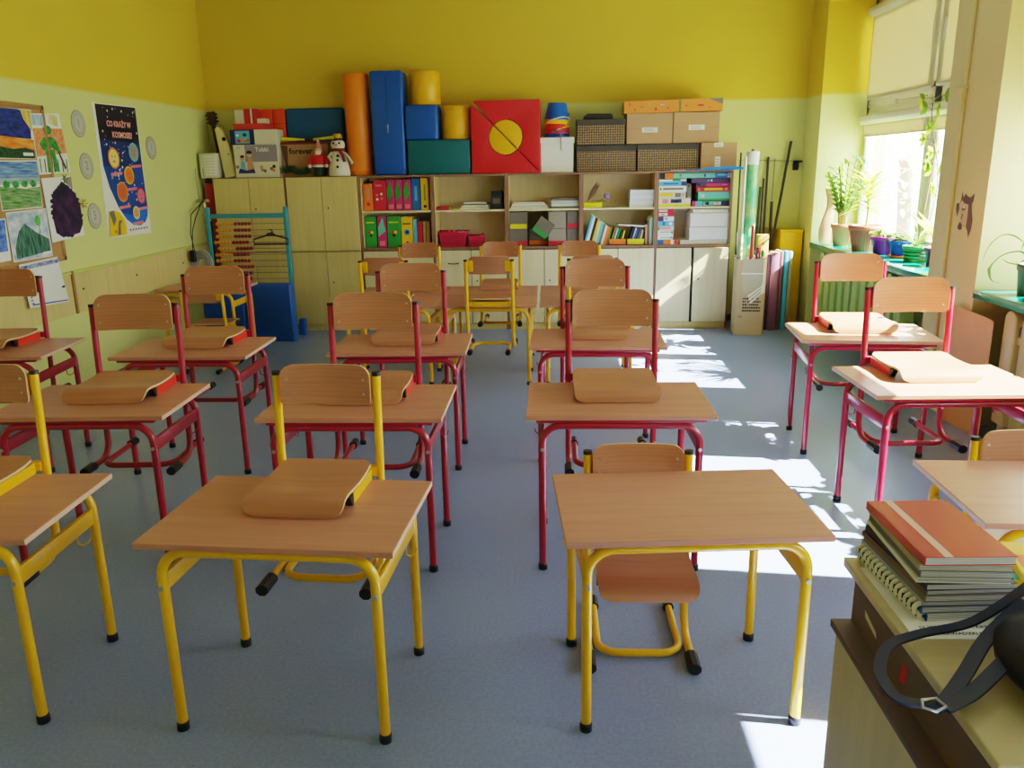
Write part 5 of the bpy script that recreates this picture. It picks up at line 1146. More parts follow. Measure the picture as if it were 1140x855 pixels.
for k in range(26):
    a = 2*PI*k/26; p = Vector((0.11*math.cos(a), 0.10*math.sin(a), hh-0.02+0.03*rnd.random()))
    d1 = Vector((rnd.uniform(-0.04, 0.04), rnd.uniform(-0.04, 0.04), rnd.uniform(0, 0.05))); d2 = Vector((rnd.uniform(-0.04, 0.04), rnd.uniform(-0.04, 0.04), rnd.uniform(0.0, 0.04)))
    b.add([p, p+d1, p+d1+d2], [(0, 1, 2)], wt)
b.build('crumpled_edge', r, recalc=False)
def stick(name, label, p0, p1, rr, m, grp=None, r2=None):
    b = MB().cyl((0, 0, 0), Vector(p1)-Vector(p0), rr, m, 14, r2); return item(name, label, name.replace('_', ' '), b, grp, loc=p0)
b = MB(); p0 = Vector((1.765, 7.62, 0.02)); p1 = Vector((1.80, 7.66, 1.53)); d = p1-p0
r = empty('map_roll', p0, label='large rolled green wall map standing in the tall carton', cat='map roll')
MB().cyl((0, 0, 0), d, 0.082, MAPROLL, 24, 0.056).build('map', r); MB().cyl(d, d*1.075, 0.057, M['white'], 24).build('white_end', r)
MB().cyl(d*1.075, d*1.09, 0.018, M['brown'], 12).build('core', r)
stick('map_roll', 'slim cream rolled chart beside the big green one', (1.706, 7.51, 0.02), (1.724, 7.60, 1.60), 0.014, M['offwhite'])
stick('pointer_stick', 'dark thin stick next to the cabinet, behind the map roll', (1.725, 7.80, 0.02), (1.735, 7.84, 1.64), 0.008, M['ink'], 'sticks in the right corner')
stick('plastic_tube', 'red plastic tube poking out of the tall carton', (1.80, 7.515, 0.02), (1.800, 7.505, 1.00), 0.020, mat('red_plastic_tube', (204, 36, 44), 0.4), None, 0.012)
stick('plastic_tube', 'dark red short tube in the tall carton', (1.872, 7.56, 0.02), (1.874, 7.555, 0.80), 0.022, mat('maroon_tube', (120, 30, 44), 0.4))
stick('plastic_tube', 'small green tube in the tall carton', (1.905, 7.55, 0.02), (1.912, 7.55, 0.775), 0.012, M['green'])
SK = 'sticks in the right corner'
stick('pointer_stick', 'long dark pole leaning far to the right in the corner', (2.02, 8.03, 0.0), (2.285, 8.215, 1.74), 0.013, mat('dark_pole', (52, 44, 38), 0.5), SK)
stick('pointer_stick', 'short dark stick, leftmost of the bundle behind the orange box', (1.94, 7.99, 0.0), (2.015, 8.19, 1.32), 0.012, _m['dark_pole'], SK)
stick('pointer_stick', 'tallest straight dark stick of the bundle behind the orange box', (2.035, 8.07, 0.0), (2.085, 8.235, 1.60), 0.012, _m['dark_pole'], SK)
stick('pointer_stick', 'slim dark stick in the middle of the bundle', (1.985, 8.02, 0.0), (2.045, 8.2, 1.40), 0.010, _m['dark_pole'], SK)
stick('pointer_stick', 'dark stick with thin upper rod, right of the bundle', (2.10, 8.03, 0.0), (2.135, 8.2, 1.18), 0.014, _m['dark_pole'], SK)
stick('thin_rod', 'thin wire rod rising from the right stick of the bundle', (2.136, 8.205, 1.19), (2.15, 8.24, 1.585), 0.004, M['grey'])
item('wall_socket_clamp', 'small black clamp fixed on the back wall in the right corner', 'clamp', MB().box(-0.035, 0.02, -0.03, 0.0, -0.03, 0.045, M['black'], 0.008).box(-0.03, 0.05, -0.04, 0.0, 0.045, 0.062, M['black'], 0.004), loc=(2.36, YB, 1.50))
item('wall_string', 'thin dark string stretched along the back wall to the black clamp', 'string', MB().cyl((0, 0, 0.0), (0.56, 0, -0.02), 0.003, M['grey'], 6).cyl((0, 0, 0), (0, -0.01, -0.08), 0.003, M['grey'], 6), loc=(1.81, YB-0.012, 1.575))
item('wooden_box', 'narrow orange wooden box behind the tall carton', 'box', MB().box(-0.05, 0.05, -0.04, 0.04, 0, 0.90, wood('orange_wood', (206, 140, 70), (226, 164, 92), (26, 26, 2), 0.5), 0.004).cyl((0.0, -0.041, 0.82), (0.0, -0.0425, 0.82), 0.012, M['brown'], 12).box(-0.02, 0.03, -0.0418, -0.04, 0.72, 0.735, M['crimson']), loc=(1.958, 7.77, 0.0))
item('glass_board', 'thin dull board with dark rim standing behind the orange box', 'board', MB().box(-0.125, 0.125, -0.006, 0.006, 0, 0.93, mat('dull_olive_board', (170, 160, 84), 0.35)).tube([(-0.125, -0.008, 0.0), (-0.125, -0.008, 0.93), (0.125, -0.008, 0.93), (0.125, -0.008, 0.0)], 0.005, M['brown'], 6), loc=(2.065, 8.245, 0.0))
pf = 'large portfolios leaning in the right corner'
def portfolio(x, w, h, d, m, label, y=7.80, rz=-14):
    d = 0.22; rz = 0
    r = empty('portfolio', (x, y, 0), label=label, cat='portfolio', group=pf); r.rotation_euler = (0, 0, 0)
    MB().box(-w/2, w/2, -d/2+0.09, d/2+0.09, 0, h, m, 0.005).build('cover', r)
    MB().box(-w/2+0.006, w/2-0.006, -d/2+0.098, d/2+0.082, h, h+0.002, M['greylight']).build('paper_edge', r)
    return r
portfolio(2.025, 0.026, 0.72, 0.36, mat('deep_purple_board', (70, 48, 84), 0.5), 'dark purple portfolio, leftmost and partly behind the carton', 7.74, -6)
mv = portfolio(2.078, 0.074, 0.735, 0.36, mat('mauve_board', (134, 88, 118), 0.5), 'wide mauve portfolio in front of the others', 7.73, -8)
portfolio(2.140, 0.030, 0.745, 0.36, mat('brown_mauve_board', (120, 76, 80), 0.5), 'slim brown portfolio between the mauve and blue ones', 7.75, -8)
portfolio(2.186, 0.036, 0.745, 0.36, mat('cyan_board', (70, 160, 206), 0.4), 'bright blue portfolio second from right', 7.76, -8)
portfolio(2.228, 0.034, 0.74, 0.36, M['greylight'], 'grey portfolio at the right end beside the yellow box', 7.77, -8)
item('tape_roll', 'small green-white tape ring lying on the mauve portfolio', 'tape', MB().tube([(0.022*math.cos(t), 0.006, 0.022*math.sin(t)) for t in [PI*i/10 for i in range(11)]], 0.005, mat('pale_green_tape', (150, 190, 120), 0.4), 8), loc=(2.085, 7.70, 0.738))
r = empty('yellow_chest', (2.295, 8.125, 0), label='tall yellow painted chest in the sunlit right corner', cat='chest')
yc = mat('yellow_chest_paint', (230, 184, 16), 0.35)
MB().box(-0.105, 0.105, -0.115, 0.115, 0, 0.90, yc, 0.006).build('body', r); MB().box(-0.110, 0.110, -0.12, 0.12, 0.90, 0.922, yc, 0.005).build('lid', r)
# ---------------------------------------------------------------- plants on the sills
def leaf(mb, p, d, up, L, w, m, bend=0.3, seg=4):
    """one leaf: a bent, pointed blade starting at p along d"""
    d = Vector(d).normalized(); up = Vector(up); s = d.cross(up)
    if s.length < 1e-3: s = d.cross(Vector((1, 0, 0)))
    s.normalize(); n = s.cross(d).normalized(); vs = []
    for i in range(seg+1):
        t = i/seg; ww = w*math.sin(PI*min(1, 0.12+0.88*t))**0.8*(1 if t < 1 else 0) * 0.5
        c = Vector(p)+d*L*t-n*(bend*L*t*t)
        vs += [c-s*ww+n*ww*0.25, c, c+s*ww+n*ww*0.25]
    fs = []
    for i in range(seg):
        a = i*3; fs += [(a, a+1, a+4, a+3), (a+1, a+2, a+5, a+4)]
    mb.add(vs, fs, m, True)
def pot(name, x, y, label, r0, r1, h, m, saucer=None, ribs=0, cat='potted plant', z0=None):
    r = empty(name, (x, y, ZS if z0 is None else z0), label=label, cat=cat)
    zb = 0.012 if saucer else 0.0
    prof = [(0, zb), (r0, zb), (r0+(r1-r0)*0.82, zb+h*0.80), (r1*1.04, zb+h*0.80), (r1*1.08, zb+h), (r1*0.96, zb+h), (r1*0.92, zb+h*0.88), (0, zb+h*0.88)]
    b = MB().lathe(prof, m, n=28)
    if ribs:
        for k in range(ribs):
            a = 2*PI*k/ribs; c, s = math.cos(a), math.sin(a)
            b.cyl((r0*c, r0*s, zb+0.005), ((r0+(r1-r0)*0.8)*c, (r0+(r1-r0)*0.8)*s, zb+h*0.79), 0.004, m, 6)
    po = b.build('pot', r)
    MB().lathe([(0, zb+h*0.885), (r1*0.92, zb+h*0.885), (r1*0.92, zb+h*0.87)], M['soil'], n=20).build('soil', r)
    if saucer: MB().lathe([(0, 0), (r0*1.05, 0), (r0*1.25, 0.022), (r0*1.2, 0.022), (r0*1.0, 0.008), (0, 0.008)], saucer, n=24).build('saucer', r)
    return r, zb+h*0.88
# zz plant
r, zt = pot('zamioculcas', 2.565, 7.44, "plant with upright feathery stems in a plain clay pot at the sill's far end", 0.062, 0.088, 0.19, mat('clay_pink', (184, 112, 74), 0.7))
fo = MB(); st = MB()
for k in range(12):
    a = 2*PI*k/12+0.3; lean = 0.06+0.15*rnd.random(); H = 0.36+0.22*rnd.random()
    path = [Vector((0.03*math.cos(a)+lean*math.cos(a)*t*t, 0.03*math.sin(a)+(lean*math.sin(a)+0.04)*t*t, zt+H*t)) for t in [i/10 for i in range(11)]]
    st.tube(path, 0.006, M['stem'], 6)
    for i in range(3, 11):
        p = path[i]; t = (path[min(i+1, 10)]-path[i-1]).normalized(); sd = t.cross(Vector((math.sin(a*1.7), math.cos(a*1.7), 0.1))).normalized()
        for s in (-1, 1): leaf(fo, p, sd*s*0.8+t*0.75, t, 0.095, 0.036, M['leafdark'] if k % 3 == 0 else M['leaf'], 0.1, 3)
    leaf(fo, path[10], path[10]-path[8], (0, 1, 0), 0.06, 0.02, M['leafdark'], 0, 3)
st.build('stem', r); fo.build('foliage', r, recalc=False)
# dracaena in ribbed pot
r, zt = pot('dracaena', 2.60, 6.98, 'tall yellow-green plant in a ribbed pink pot on the far sill', 0.088, 0.128, 0.21, mat('pink_ribbed_clay', (180, 100, 78), 0.7), None, 30)
st = MB().tube([(0, 0, zt), (0.008, 0.0, zt+0.15), (0.0, 0.0, zt+0.32)], 0.008, M['stem'], 8); st.build('stem', r)
fo = MB()
for k in range(44):
    a = k*2.4; t = k/44; z = zt+0.13+0.24*t
    leaf(fo, (0, 0, z), (math.cos(a), math.sin(a), 0.25+1.1*t), (0, 0, 1), 0.24-0.06*t, 0.042, M['leafyellow'] if k % 3 else M['leaf'], 0.55-0.3*t, 5)
fo.build('foliage', r, recalc=False)
def bushy(r, zt, n, L, w, mats, hmax, spread, seed, hang=0.5):
    g = random.Random(seed); fo = MB(); st = MB()
    for k in range(n):
        a = g.uniform(0, 2*PI); h = g.uniform(0.3, 1)*hmax; o = g.uniform(0.2, 1)*spread
        p = Vector((o*math.cos(a), o*math.sin(a), zt+h)); st.tube([(o*0.15*math.cos(a), o*0.15*math.sin(a), zt-0.005), (o*0.5*math.cos(a), o*0.5*math.sin(a), zt+h*0.7), tuple(p)], 0.0025, M['stem'], 5)
        for q in range(3):
            b = a+g.uniform(-1.2, 1.2); leaf(fo, p, (math.cos(b), math.sin(b), g.uniform(-0.2, 0.6)), (0, 0, 1), L*g.uniform(0.7, 1.1), w, mats[(k+q) % len(mats)], hang, 4)
    st.build('stem', r); fo.build('foliage', r, recalc=False)
r, zt = pot('potted_herb', 2.655, 6.69, 'small leafy plant in a magenta purple pot', 0.078, 0.106, 0.14, mat('purple_glaze', (150, 44, 140), 0.3)); bushy(r, zt, 16, 0.075, 0.03, [M['leaf'], M['leafyellow'], M['leafdark']], 0.07, 0.08, 3)
r, zt = pot('potted_herb', 2.665, 6.42, 'small dark-leaved plant in a cobalt blue pot on orange saucer', 0.060, 0.078, 0.12, mat('cobalt_glaze', (28, 70, 176), 0.25), mat('orange_saucer', (222, 96, 40), 0.5)); bushy(r, zt, 16, 0.07, 0.026, [M['leafdark'], M['leaf']], 0.06, 0.075, 4)
# striped pot with spider-like leaves and the tall climbing vine
r, zt = pot('climbing_vine', 2.66, 6.13, 'striped green pot with arching leaves and a tall thin climber up the window', 0.075, 0.088, 0.12, mat('green_glaze', (80, 150, 90), 0.3))
sp = MB()
for k in range(4): sp.lathe([(0.0775+0.0035*k, 0.022+0.024*k), (0.0800+0.0035*k, 0.027+0.024*k), (0.0785+0.0035*k, 0.032+0.024*k)], M['ink'], n=24)
sp.build('stripe', r)
fo = MB()
for k in range(18):
    a = k*2.4; leaf(fo, (0, 0, zt), (math.cos(a)*0.8, math.sin(a)*0.8, 1.0+0.4*(k % 3)), (0, 0, 1), 0.24+0.05*(k % 4), 0.020, M['leafpale'] if k % 2 else M['leaf'], 0.75, 7)
fo.build('arching_leaves', r, recalc=False)
vn = MB(); vl = MB(); path = []
for i in range(15):
    t = i/14; path.append(Vector((0.03+0.05*math.sin(t*5), -0.03-0.06*t+0.03*math.sin(t*8), zt+1.02*t)))
vn.tube(path, 0.004, M['stem'], 6); vn.cyl((0.01, 0.01, zt-0.03), (0.035, -0.05, zt+0.62), 0.004, M['brown'], 6)
g = random.Random(5)
def maple(mb, p, dirv, L):
    for o in (-0.9, 0, 0.9):
        d = Matrix.Rotation(o, 3, 'X') @ Vector(dirv); leaf(mb, p, d, (1, 0.2, 0), L, L*0.62, M['leaf'] if g.random() < 0.6 else M['leafyellow'], 0.15, 4)
for i in range(5, 15):
    for s in (-1, 1):
        if g.random() < 0.1 and i < 13: continue
        p = path[i]; d = Vector((g.uniform(-0.3, 0.3), s, g.uniform(-0.2, 0.5))).normalized(); q = p+d*(0.06+0.06*g.random())
        vn.tube([p, (p+q)/2+Vector((0, 0, 0.012)), q], 0.0022, M['stem'], 5); maple(vl, q, d*0.8+Vector((0, 0, -0.25)), 0.065)
vn.build('vine_stem', r); vl.build('vine_leaves', r, recalc=False)
r, zt = pot('potted_herb', 2.70, 5.86, 'dark plum pot with upright leaves half hidden by the pier', 0.068, 0.088, 0.13, mat('plum_glaze', (92, 30, 74), 0.35)); 
fo = MB()
for k in range(16):
    a = k*2.4; leaf(fo, (0, 0, zt), (math.cos(a)*0.5, math.sin(a)*0.5, 1.0), (0, 0, 1), 0.30+0.1*((k*7) % 4)/4, 0.045, M['leaf'] if k % 2 else M['leafyellow'], 0.35, 6)
fo.build('foliage', r, recalc=False)
# green watering can and wavy ornament
r = empty('watering_pot', (2.74, 7.12, ZS), label='teal green square planter between the clay pot and the ribbed pot', cat='planter')
MB().lathe([(0, 0), (0.055, 0), (0.066, 0.11), (0.072, 0.12), (0.062, 0.12), (0.058, 0.09), (0, 0.09)], mat('teal_glaze', (50, 150, 110), 0.3), n=8, smooth=False).build('pot', r); bushy(r, 0.09, 10, 0.07, 0.03, [M['leafyellow'], M['leaf']], 0.07, 0.06, 8)
r = empty('wavy_ornament', (2.50, 7.60, ZS), label='cream wavy-edged wooden ornament standing at the far end of the sill', cat='ornament')
w = []; 
for i in range(25):
    t = i/24; w.append((-0.055-0.028*math.sin(2*PI*t*0.95+0.4), 0.50*t))
poly = w + [(0.05-0.03*(1-t_), 0.50*t_) for t_ in (1.0, 0.8, 0.6, 0.4, 0.2, 0.0)]
MB().prism(poly, mat('pink_cream_wood', (214, 168, 130), 0.5), -0.012, 0.012, 'y', 0.003).build('board', r)
# aloe on the near sill
r, zt = pot('aloe_plant', 2.60, 4.53, 'aloe-like plant with arching thin leaves in a dark grey square pot, right edge', 0.06, 0.075, 0.17, mat('anthracite_pot', (84, 84, 80), 0.5)) 
fo = MB(); g = random.Random(2)
spec = [(-1.2, 0.1, 1.0, 0.46, 0.75), (-0.9, 0.7, 0.9, 0.44, 0.95), (-1.3, 0.4, 0.55, 0.46, 0.85), (-0.6, -0.4, 1.2, 0.42, 0.5), (0.5, -0.9, 0.9, 0.40, 0.7), (-0.3, 0.8, 1.6, 0.40, 0.2), (0.6, 0.5, 1.1, 0.36, 0.6), (-1.0, -0.8, 0.7, 0.42, 0.9), (0.1, -0.3, 1.8, 0.36, 0.1), (-0.9, 0.9, 0.4, 0.22, 0.4), (-1.2, -0.2, 0.35, 0.24, 0.3), (0.3, 1.0, 0.7, 0.20, 0.5)]
def ribbon(mb, pts, w, m):
    P = [Vector(p) for p in pts]; out = []
    for i in range(len(P)-1):
        p0, p1, p2, p3 = P[max(i-1, 0)], P[i], P[i+1], P[min(i+2, len(P)-1)]
        for k in range(5):
            t = k/5; out.append(0.5*((2*p1)+(-p0+p2)*t+(2*p0-5*p1+4*p2-p3)*t*t+(-p0+3*p1-3*p2+p3)*t**3))
    out.append(P[-1]); vs = []; n = len(out)
    for i, c in enumerate(out):
        t = (out[min(i+1, n-1)]-out[max(i-1, 0)]).normalized(); s = t.cross(Vector((0.25, 0.2, 1))).normalized(); u = s.cross(t)
        ww = w*(1-(i/(n-1))**2)*0.5+0.0008
        vs += [c-s*ww+u*ww*0.4, c, c+s*ww+u*ww*0.4]
    mb.add(vs, [f for i in range(n-1) for f in ((3*i, 3*i+1, 3*i+4, 3*i+3), (3*i+1, 3*i+2, 3*i+5, 3*i+4))], m, True)
z0 = zt-0.01
for pts, w in (([(0, 0, 0), (-0.06, 0.0, 0.13), (-0.15, 0.02, 0.185), (-0.215, 0.04, 0.14), (-0.25, 0.05, 0.03)], 0.034), ([(0, 0, 0.0), (-0.07, 0, 0.09), (-0.16, 0.02, 0.075), (-0.215, 0.03, 0.0), (-0.20, 0.03, -0.06), (-0.15, 0.02, -0.075)], 0.030),
               ([(0, 0, 0), (-0.03, 0, 0.15), (-0.05, 0.0, 0.26), (-0.085, 0.0, 0.32)], 0.034), ([(0, 0, 0), (-0.07, 0.01, 0.02), (-0.13, 0.02, 0.035), (-0.165, 0.02, 0.06)], 0.030), ([(0, 0, 0), (-0.05, -0.05, 0.16), (-0.12, -0.12, 0.20), (-0.18, -0.18, 0.12)], 0.034),
               ([(0, 0, 0), (0.05, -0.05, 0.16), (0.09, -0.14, 0.20), (0.10, -0.22, 0.10)], 0.034), ([(0, 0, 0), (0.02, -0.02, 0.2), (0.03, -0.06, 0.34)], 0.034), ([(0, 0, 0), (0.02, 0.06, 0.12), (0.03, 0.12, 0.15), (0.04, 0.17, 0.08)], 0.030), ([(0, 0, 0), (-0.06, -0.08, 0.06), (-0.1, -0.17, 0.04), (-0.1, -0.24, -0.05)], 0.030)):
    ribbon(fo, [(x, y, z+z0) for x, y, z in pts], w, M['leafpale'] if len(pts) > 4 else M['leaf'])
fo.build('foliage', r, recalc=False)
# sill plants just outside the frame whose leafy shadows fall on the floor
for (y, l, hm, n) in ((4.24, 'bushy plant on the near sill just outside the right picture edge, farther one', 0.24, 26), (3.50, 'bushy plant on the near sill just outside the right picture edge, middle one', 0.06, 22), (2.98, 'bushy plant on the near sill just outside the right picture edge, nearer one', 0.03, 18)):
    r, zt = pot('potted_bush', 2.66, y, l, 0.075, 0.10, 0.13, M['terracotta']); bushy(r, zt, n, 0.10, 0.05, [M['leaf'], M['leafdark']], hm, 0.19, int(y*10), 0.3)
# outdoor tree seen faintly through the far window
r = empty('outdoor_tree', (9.5, 23.0, -3.0), label='pale blurred tree outside beyond the far window', cat='tree')
MB().tube([(0, 0, 0), (0.1, 0, 2.5), (0, 0.1, 4.6)], 0.18, mat('bark', (120, 104, 88), 0.9), 10).build('trunk', r)
fo = MB(); g = random.Random(11); PALE = translucent('sunlit_pale_leaf', (226, 232, 190), (236, 236, 180), 0.5)
for k in range(420):
    u = Vector((g.gauss(0, 1), g.gauss(0, 1), g.gauss(0, 1))).normalized()*g.random()**0.4; p = Vector((u.x*1.7, u.y*1.7, 4.7+u.z*1.6))
    leaf(fo, p, (g.gauss(0, 1), g.gauss(0, 1), g.gauss(0, 1)), (0, 0, 1), 0.26, 0.15, PALE, 0.2, 2)
fo.build('crown', r, recalc=False)
# pier: animal sticker and painted bracket
r = empty('sticker_picture', (XR-0.001, 4.975, 1.255), label='brown and cream animal sticker on the cream pier', cat='sticker')
st_br = mat('sticker_brown', (104, 72, 66), 0.5); st_cr = mat('sticker_cream', (206, 176, 132), 0.5)
q = MB()
def flat(pts, m, k): q.add([(-0.0005*k, -y, z) for y, z in pts], [tuple(range(len(pts)))], m)   # y here runs rightwards as seen from the room
flat([(-0.055, 0.065), (0.06, 0.05), (0.065, -0.03), (0.05, -0.085), (0.02, -0.09), (-0.035, -0.085), (-0.045, -0.02)], st_cr, 1)
flat([(0.02, 0.055), (0.05, 0.055), (0.065, 0.0), (0.085, -0.05), (0.082, -0.09), (0.06, -0.14), (0.045, -0.105), (0.025, -0.085), (0.028, -0.02)], st_br, 2)
flat([(-0.062, 0.03), (-0.05, 0.10), (-0.035, 0.065), (-0.015, 0.085), (0.01, 0.07), (0.03, 0.06), (0.075, 0.09), (0.07, 0.05), (0.04, 0.02), (0.02, 0.03), (-0.02, 0.035), (-0.045, 0.05)], st_br, 3)
flat([(-0.10, 0.03), (-0.07, 0.035), (-0.062, 0.0), (-0.078, -0.04), (-0.10, 0.0)], st_br, 4); flat([(-0.06, -0.09), (-0.04, -0.06), (-0.015, -0.075), (-0.01, -0.1), (-0.045, -0.105)], st_br, 5)
flat([(-0.035, 0.01), (0.005, 0.015), (0.0, 0.0), (-0.03, -0.005)], st_br, 6); flat([(-0.02, 0.018), (-0.005, 0.018), (-0.005, 0.008), (-0.02, 0.008)], M['white'], 7); flat([(-0.025, -0.02), (-0.012, -0.02), (-0.025, -0.05), (-0.032, -0.05)], st_br, 8)
q.build('cut_out', r, recalc=False); r.scale = (1, 1.15, 1.12)
item('wall_bracket', 'small cream painted bracket high on the pier', 'bracket', MB().box(-0.03, 0, -0.05, 0.05, 0.08, 0.10, PIER, 0.004).tube([(-0.03, -0.045, 0.09), (-0.035, -0.05, 0.02), (-0.025, -0.045, -0.05)], 0.010, PIER, 8), loc=(XR, 5.17, 1.86))

# ---------------------------------------------------------------- teacher's desk and the things on it
TZ = 0.75
r = empty('teacher_desk', (0.60, 0.955, 0), label='cream teacher desk with brown edge in the lower right corner', cat='desk')
tc_ = wood('teacher_top', (190, 174, 136), (202, 188, 150), (2, 26, 26), 0.3)
MB().box(0.0, 1.35, 0.0, 0.605, TZ-0.02, TZ, tc_, 0.003).build('tabletop', r)
MB().box(0.022, 1.33, 0.02, 0.590, 0.612, TZ-0.02, mat('dull_brown_panel', (112, 92, 90), 0.5)).build('apron', r)
MB().box(-0.018, 1.34, -0.005, 0.598, 0.594, 0.612, mat('dark_brown_edge', (92, 70, 64), 0.5), 0.003).build('edge_board', r)
MB().box(-0.008, 1.33, 0.002, 0.585, 0.0, 0.594, wood('teacher_side', (190, 176, 142), (202, 188, 154), (26, 26, 1.5), 0.5)).build('carcass', r)
q = MB().add([(0.0212, 0.52, 0.66), (0.0212, 0.46, 0.648), (0.0212, 0.465, 0.66), (0.0212, 0.525, 0.675)], [(0, 1, 2, 3)], M['offwhite']).build('sticker', r, recalc=False); q = MB(); q.add([(0.0212, 0.33, 0.64), (0.0212, 0.35, 0.635), (0.0212, 0.345, 0.675), (0.0212, 0.325, 0.67)], [(0, 1, 2, 3)], M['crimson']); q.build('sticker', r, recalc=False)
r = empty('name_list', (0.70, 1.31, TZ+0.0005), label='white printed sheet under the notebook stack', cat='paper')
MB().box(-0.085, 0.085, -0.055, 0.2, 0, 0.0015, M['white']).build('sheet', r)
q = MB(); TT = lambda x, y: Matrix.Translation((x, y, 0.0018)) @ Matrix.Rotation(R(2), 4, 'Z')
q.text('12. WRZECZYCKA KINIA', 0.0115, M['ink'], TT(0.0, -0.018), bold=0.0003); q.text('13. ZAWADZKI MICHAL', 0.0115, M['ink'], TT(0.012, -0.038), bold=0.0003); q.build('print', r)
NB = 'stack of notebooks on the teacher desk'
cov = [('white', 0.014), ('blue', 0.013), ('pale', 0.011), ('grey', 0.012), ('brownb', 0.010), ('navyb', 0.012), ('whiteb', 0.009), ('greyb', 0.013), ('beige', 0.011), ('redp', 0.016)]
cm = dict(white=M['offwhite'], blue=mat('blue_notebook', (44, 78, 122), 0.5), pale=mat('pale_notebook', (166, 172, 184), 0.6), grey=mat('grey_notebook', (120, 116, 120), 0.6), brownb=mat('brown_notebook', (120, 98, 92), 0.6), navyb=mat('slate_notebook', (52, 58, 74), 0.5), whiteb=M['white'], greyb=mat('dark_grey_notebook', (98, 100, 108), 0.5), beige=mat('beige_notebook', (178, 168, 140), 0.6), redp=mat('red_plastic_cover', (200, 70, 72), 0.25, coat=0.5))
lb = ['white spiral notebook at the very bottom of the stack', 'blue comb-bound notebook second from the bottom', 'pale grey notebook third from the bottom', 'grey notebook fourth from the bottom', 'brownish notebook in the lower middle of the stack', 'slate blue notebook in the middle of the stack', 'white-covered notebook above the slate blue one', 'dark grey notebook third from the top', 'beige worn notebook just under the red one', 'glossy red covered notebook on top of the stack']
z = TZ+0.0025
for k, (c, t) in enumerate(cov):
    rr = empty('notebook', (0.722+0.004*rnd.uniform(-1, 1)-0.0006*k, 1.438+0.004*rnd.uniform(-1, 1)-0.001*k, z), label=lb[k], cat='notebook', group=NB); rr.rotation_euler = (0, 0, R(rnd.uniform(-3.5, 3.5)+ (6 if k < 2 else 2)))
    W, D = 0.079, 0.122
    pg = MB().box(-W+0.002, W-0.002, -D+0.002, D-0.002, 0.001, t-0.001, mat('page_block', (216, 218, 232), 0.7))
    for q in range(3): pg.box(-W+0.0015, W-0.0015, -D+0.0012, D-0.002, t*(0.25+0.22*q), t*(0.25+0.22*q)+0.0006, M['greylight'])
    pg.build('pages', rr)
    cv = MB().box(-W, W, -D, D, 0, 0.0012, cm[c]).box(-W, W, -D, D, t-0.0012, t, cm[c]); cv.box(-W-0.0008, -W+0.0015, -D, D, 0, t, cm[c] if k > 1 else M['blue'])
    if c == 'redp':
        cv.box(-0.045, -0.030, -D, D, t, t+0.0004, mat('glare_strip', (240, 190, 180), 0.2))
    cv.build('cover', rr)
    if k in (0, 1):
        cb = MB()
        for j in range(15):
            y = -D+0.008+j*(2*D-0.016)/14
            cb.tube([(-W+0.008*math.cos(a)-0.001, y, t*0.5+0.0085*math.sin(a)) for a in [R(60+30*i) for i in range(9)]], 0.0046, M['white'], 6)
            if j < 14: cb.box(-W-0.0095, -W-0.002, y+0.004, y+0.0125, 0.002, t-0.002, M['black'])
        cb.build('comb_binding', rr)
    z += t+0.0006
# colourful things behind / beside the stack
r = empty('workbook', (0.93, 1.435, TZ+0.0005), label='colourful turquoise and orange workbook at the right edge of the teacher desk', cat='book'); r.rotation_euler = (0, 0, R(8))
MB().box(-0.08, 0.10, -0.10, 0.115, 0, 0.02, M['teal'], 0.002, 1).build('cover', r)
q = MB().box(-0.07, 0.0, -0.08, 0.0, 0.02, 0.0204, M['yellowc']).box(-0.04, 0.06, -0.02, 0.06, 0.0204, 0.0208, M['orange']).box(0.02, 0.09, 0.03, 0.1, 0.0208, 0.0212, M['pink']).box(-0.075, -0.02, 0.05, 0.11, 0.0204, 0.0208, M['green']); q.build('cover_print', r)
r = empty('picture_book', (0.945, 1.45, TZ+0.0225), label='yellow and red picture book lying askew on the workbook', cat='book'); r.rotation_euler = (0, 0, R(-12))
MB().box(-0.06, 0.10, -0.09, 0.10, 0, 0.016, M['yellowc'], 0.002, 1).build('cover', r); MB().box(-0.05, 0.02, -0.07, 0.04, 0.016, 0.0164, M['orange']).box(0.0, 0.08, 0.0, 0.09, 0.0164, 0.0168, M['crimson']).build('cover_print', r)
r = empty('copper_tin', (0.826, 1.333, TZ), label='small copper coloured tin between notebooks and handbag', cat='tin')
MB().cyl((-0.012, -0.03, 0.013), (0.018, 0.04, 0.013), 0.012, mat('copper', (190, 120, 70), 0.3, metal=0.8), 16).build('body', r)
# handbag
bk = mat('navy_black_leather', (26, 30, 46), 0.4, var=0.15, scale=70, bump=0.15); strapm = mat('navy_strap', (34, 44, 80), 0.45)
r = empty('handbag', (0.885, 1.10, TZ), label='dark navy handbag with buckled strap loop at the lower right', cat='handbag')
bm = bmesh.new(); bmesh.ops.create_icosphere(bm, subdivisions=4, radius=1.0)
for v in bm.verts:
    x, y, zz = v.co; sx = 0.235; sy = 0.155
    f = 1.0-0.25*max(0, zz)
    v.co = Vector((math.copysign(abs(x)**0.8, x)*sx*f+0.03, math.copysign(abs(y)**0.8, y)*sy*f, 0.062+math.copysign(abs(zz)**0.6, zz)*0.0605+0.004*math.sin(x*9+y*7)*(1-abs(zz))))
b = MB().from_bm(bm, bk, True); b.build('body', r)
fl = MB(); n = 12; vs = []
for i in range(n+1):
    a = PI*0.5+PI*i/n
    vs.append((0.055+0.12*math.cos(a)*1.0-0.06, 0.055+0.085*math.sin(a), 0.0))
flap = [(-0.165, 0.045), (-0.17, 0.0), (-0.14, -0.035), (-0.08, -0.05), (0.06, -0.05), (0.06, 0.09), (-0.10, 0.09)]
fl.prism(flap, bk, 0.122, 0.128, 'z', 0.002); fl.build('flap', r)
sd = MB()
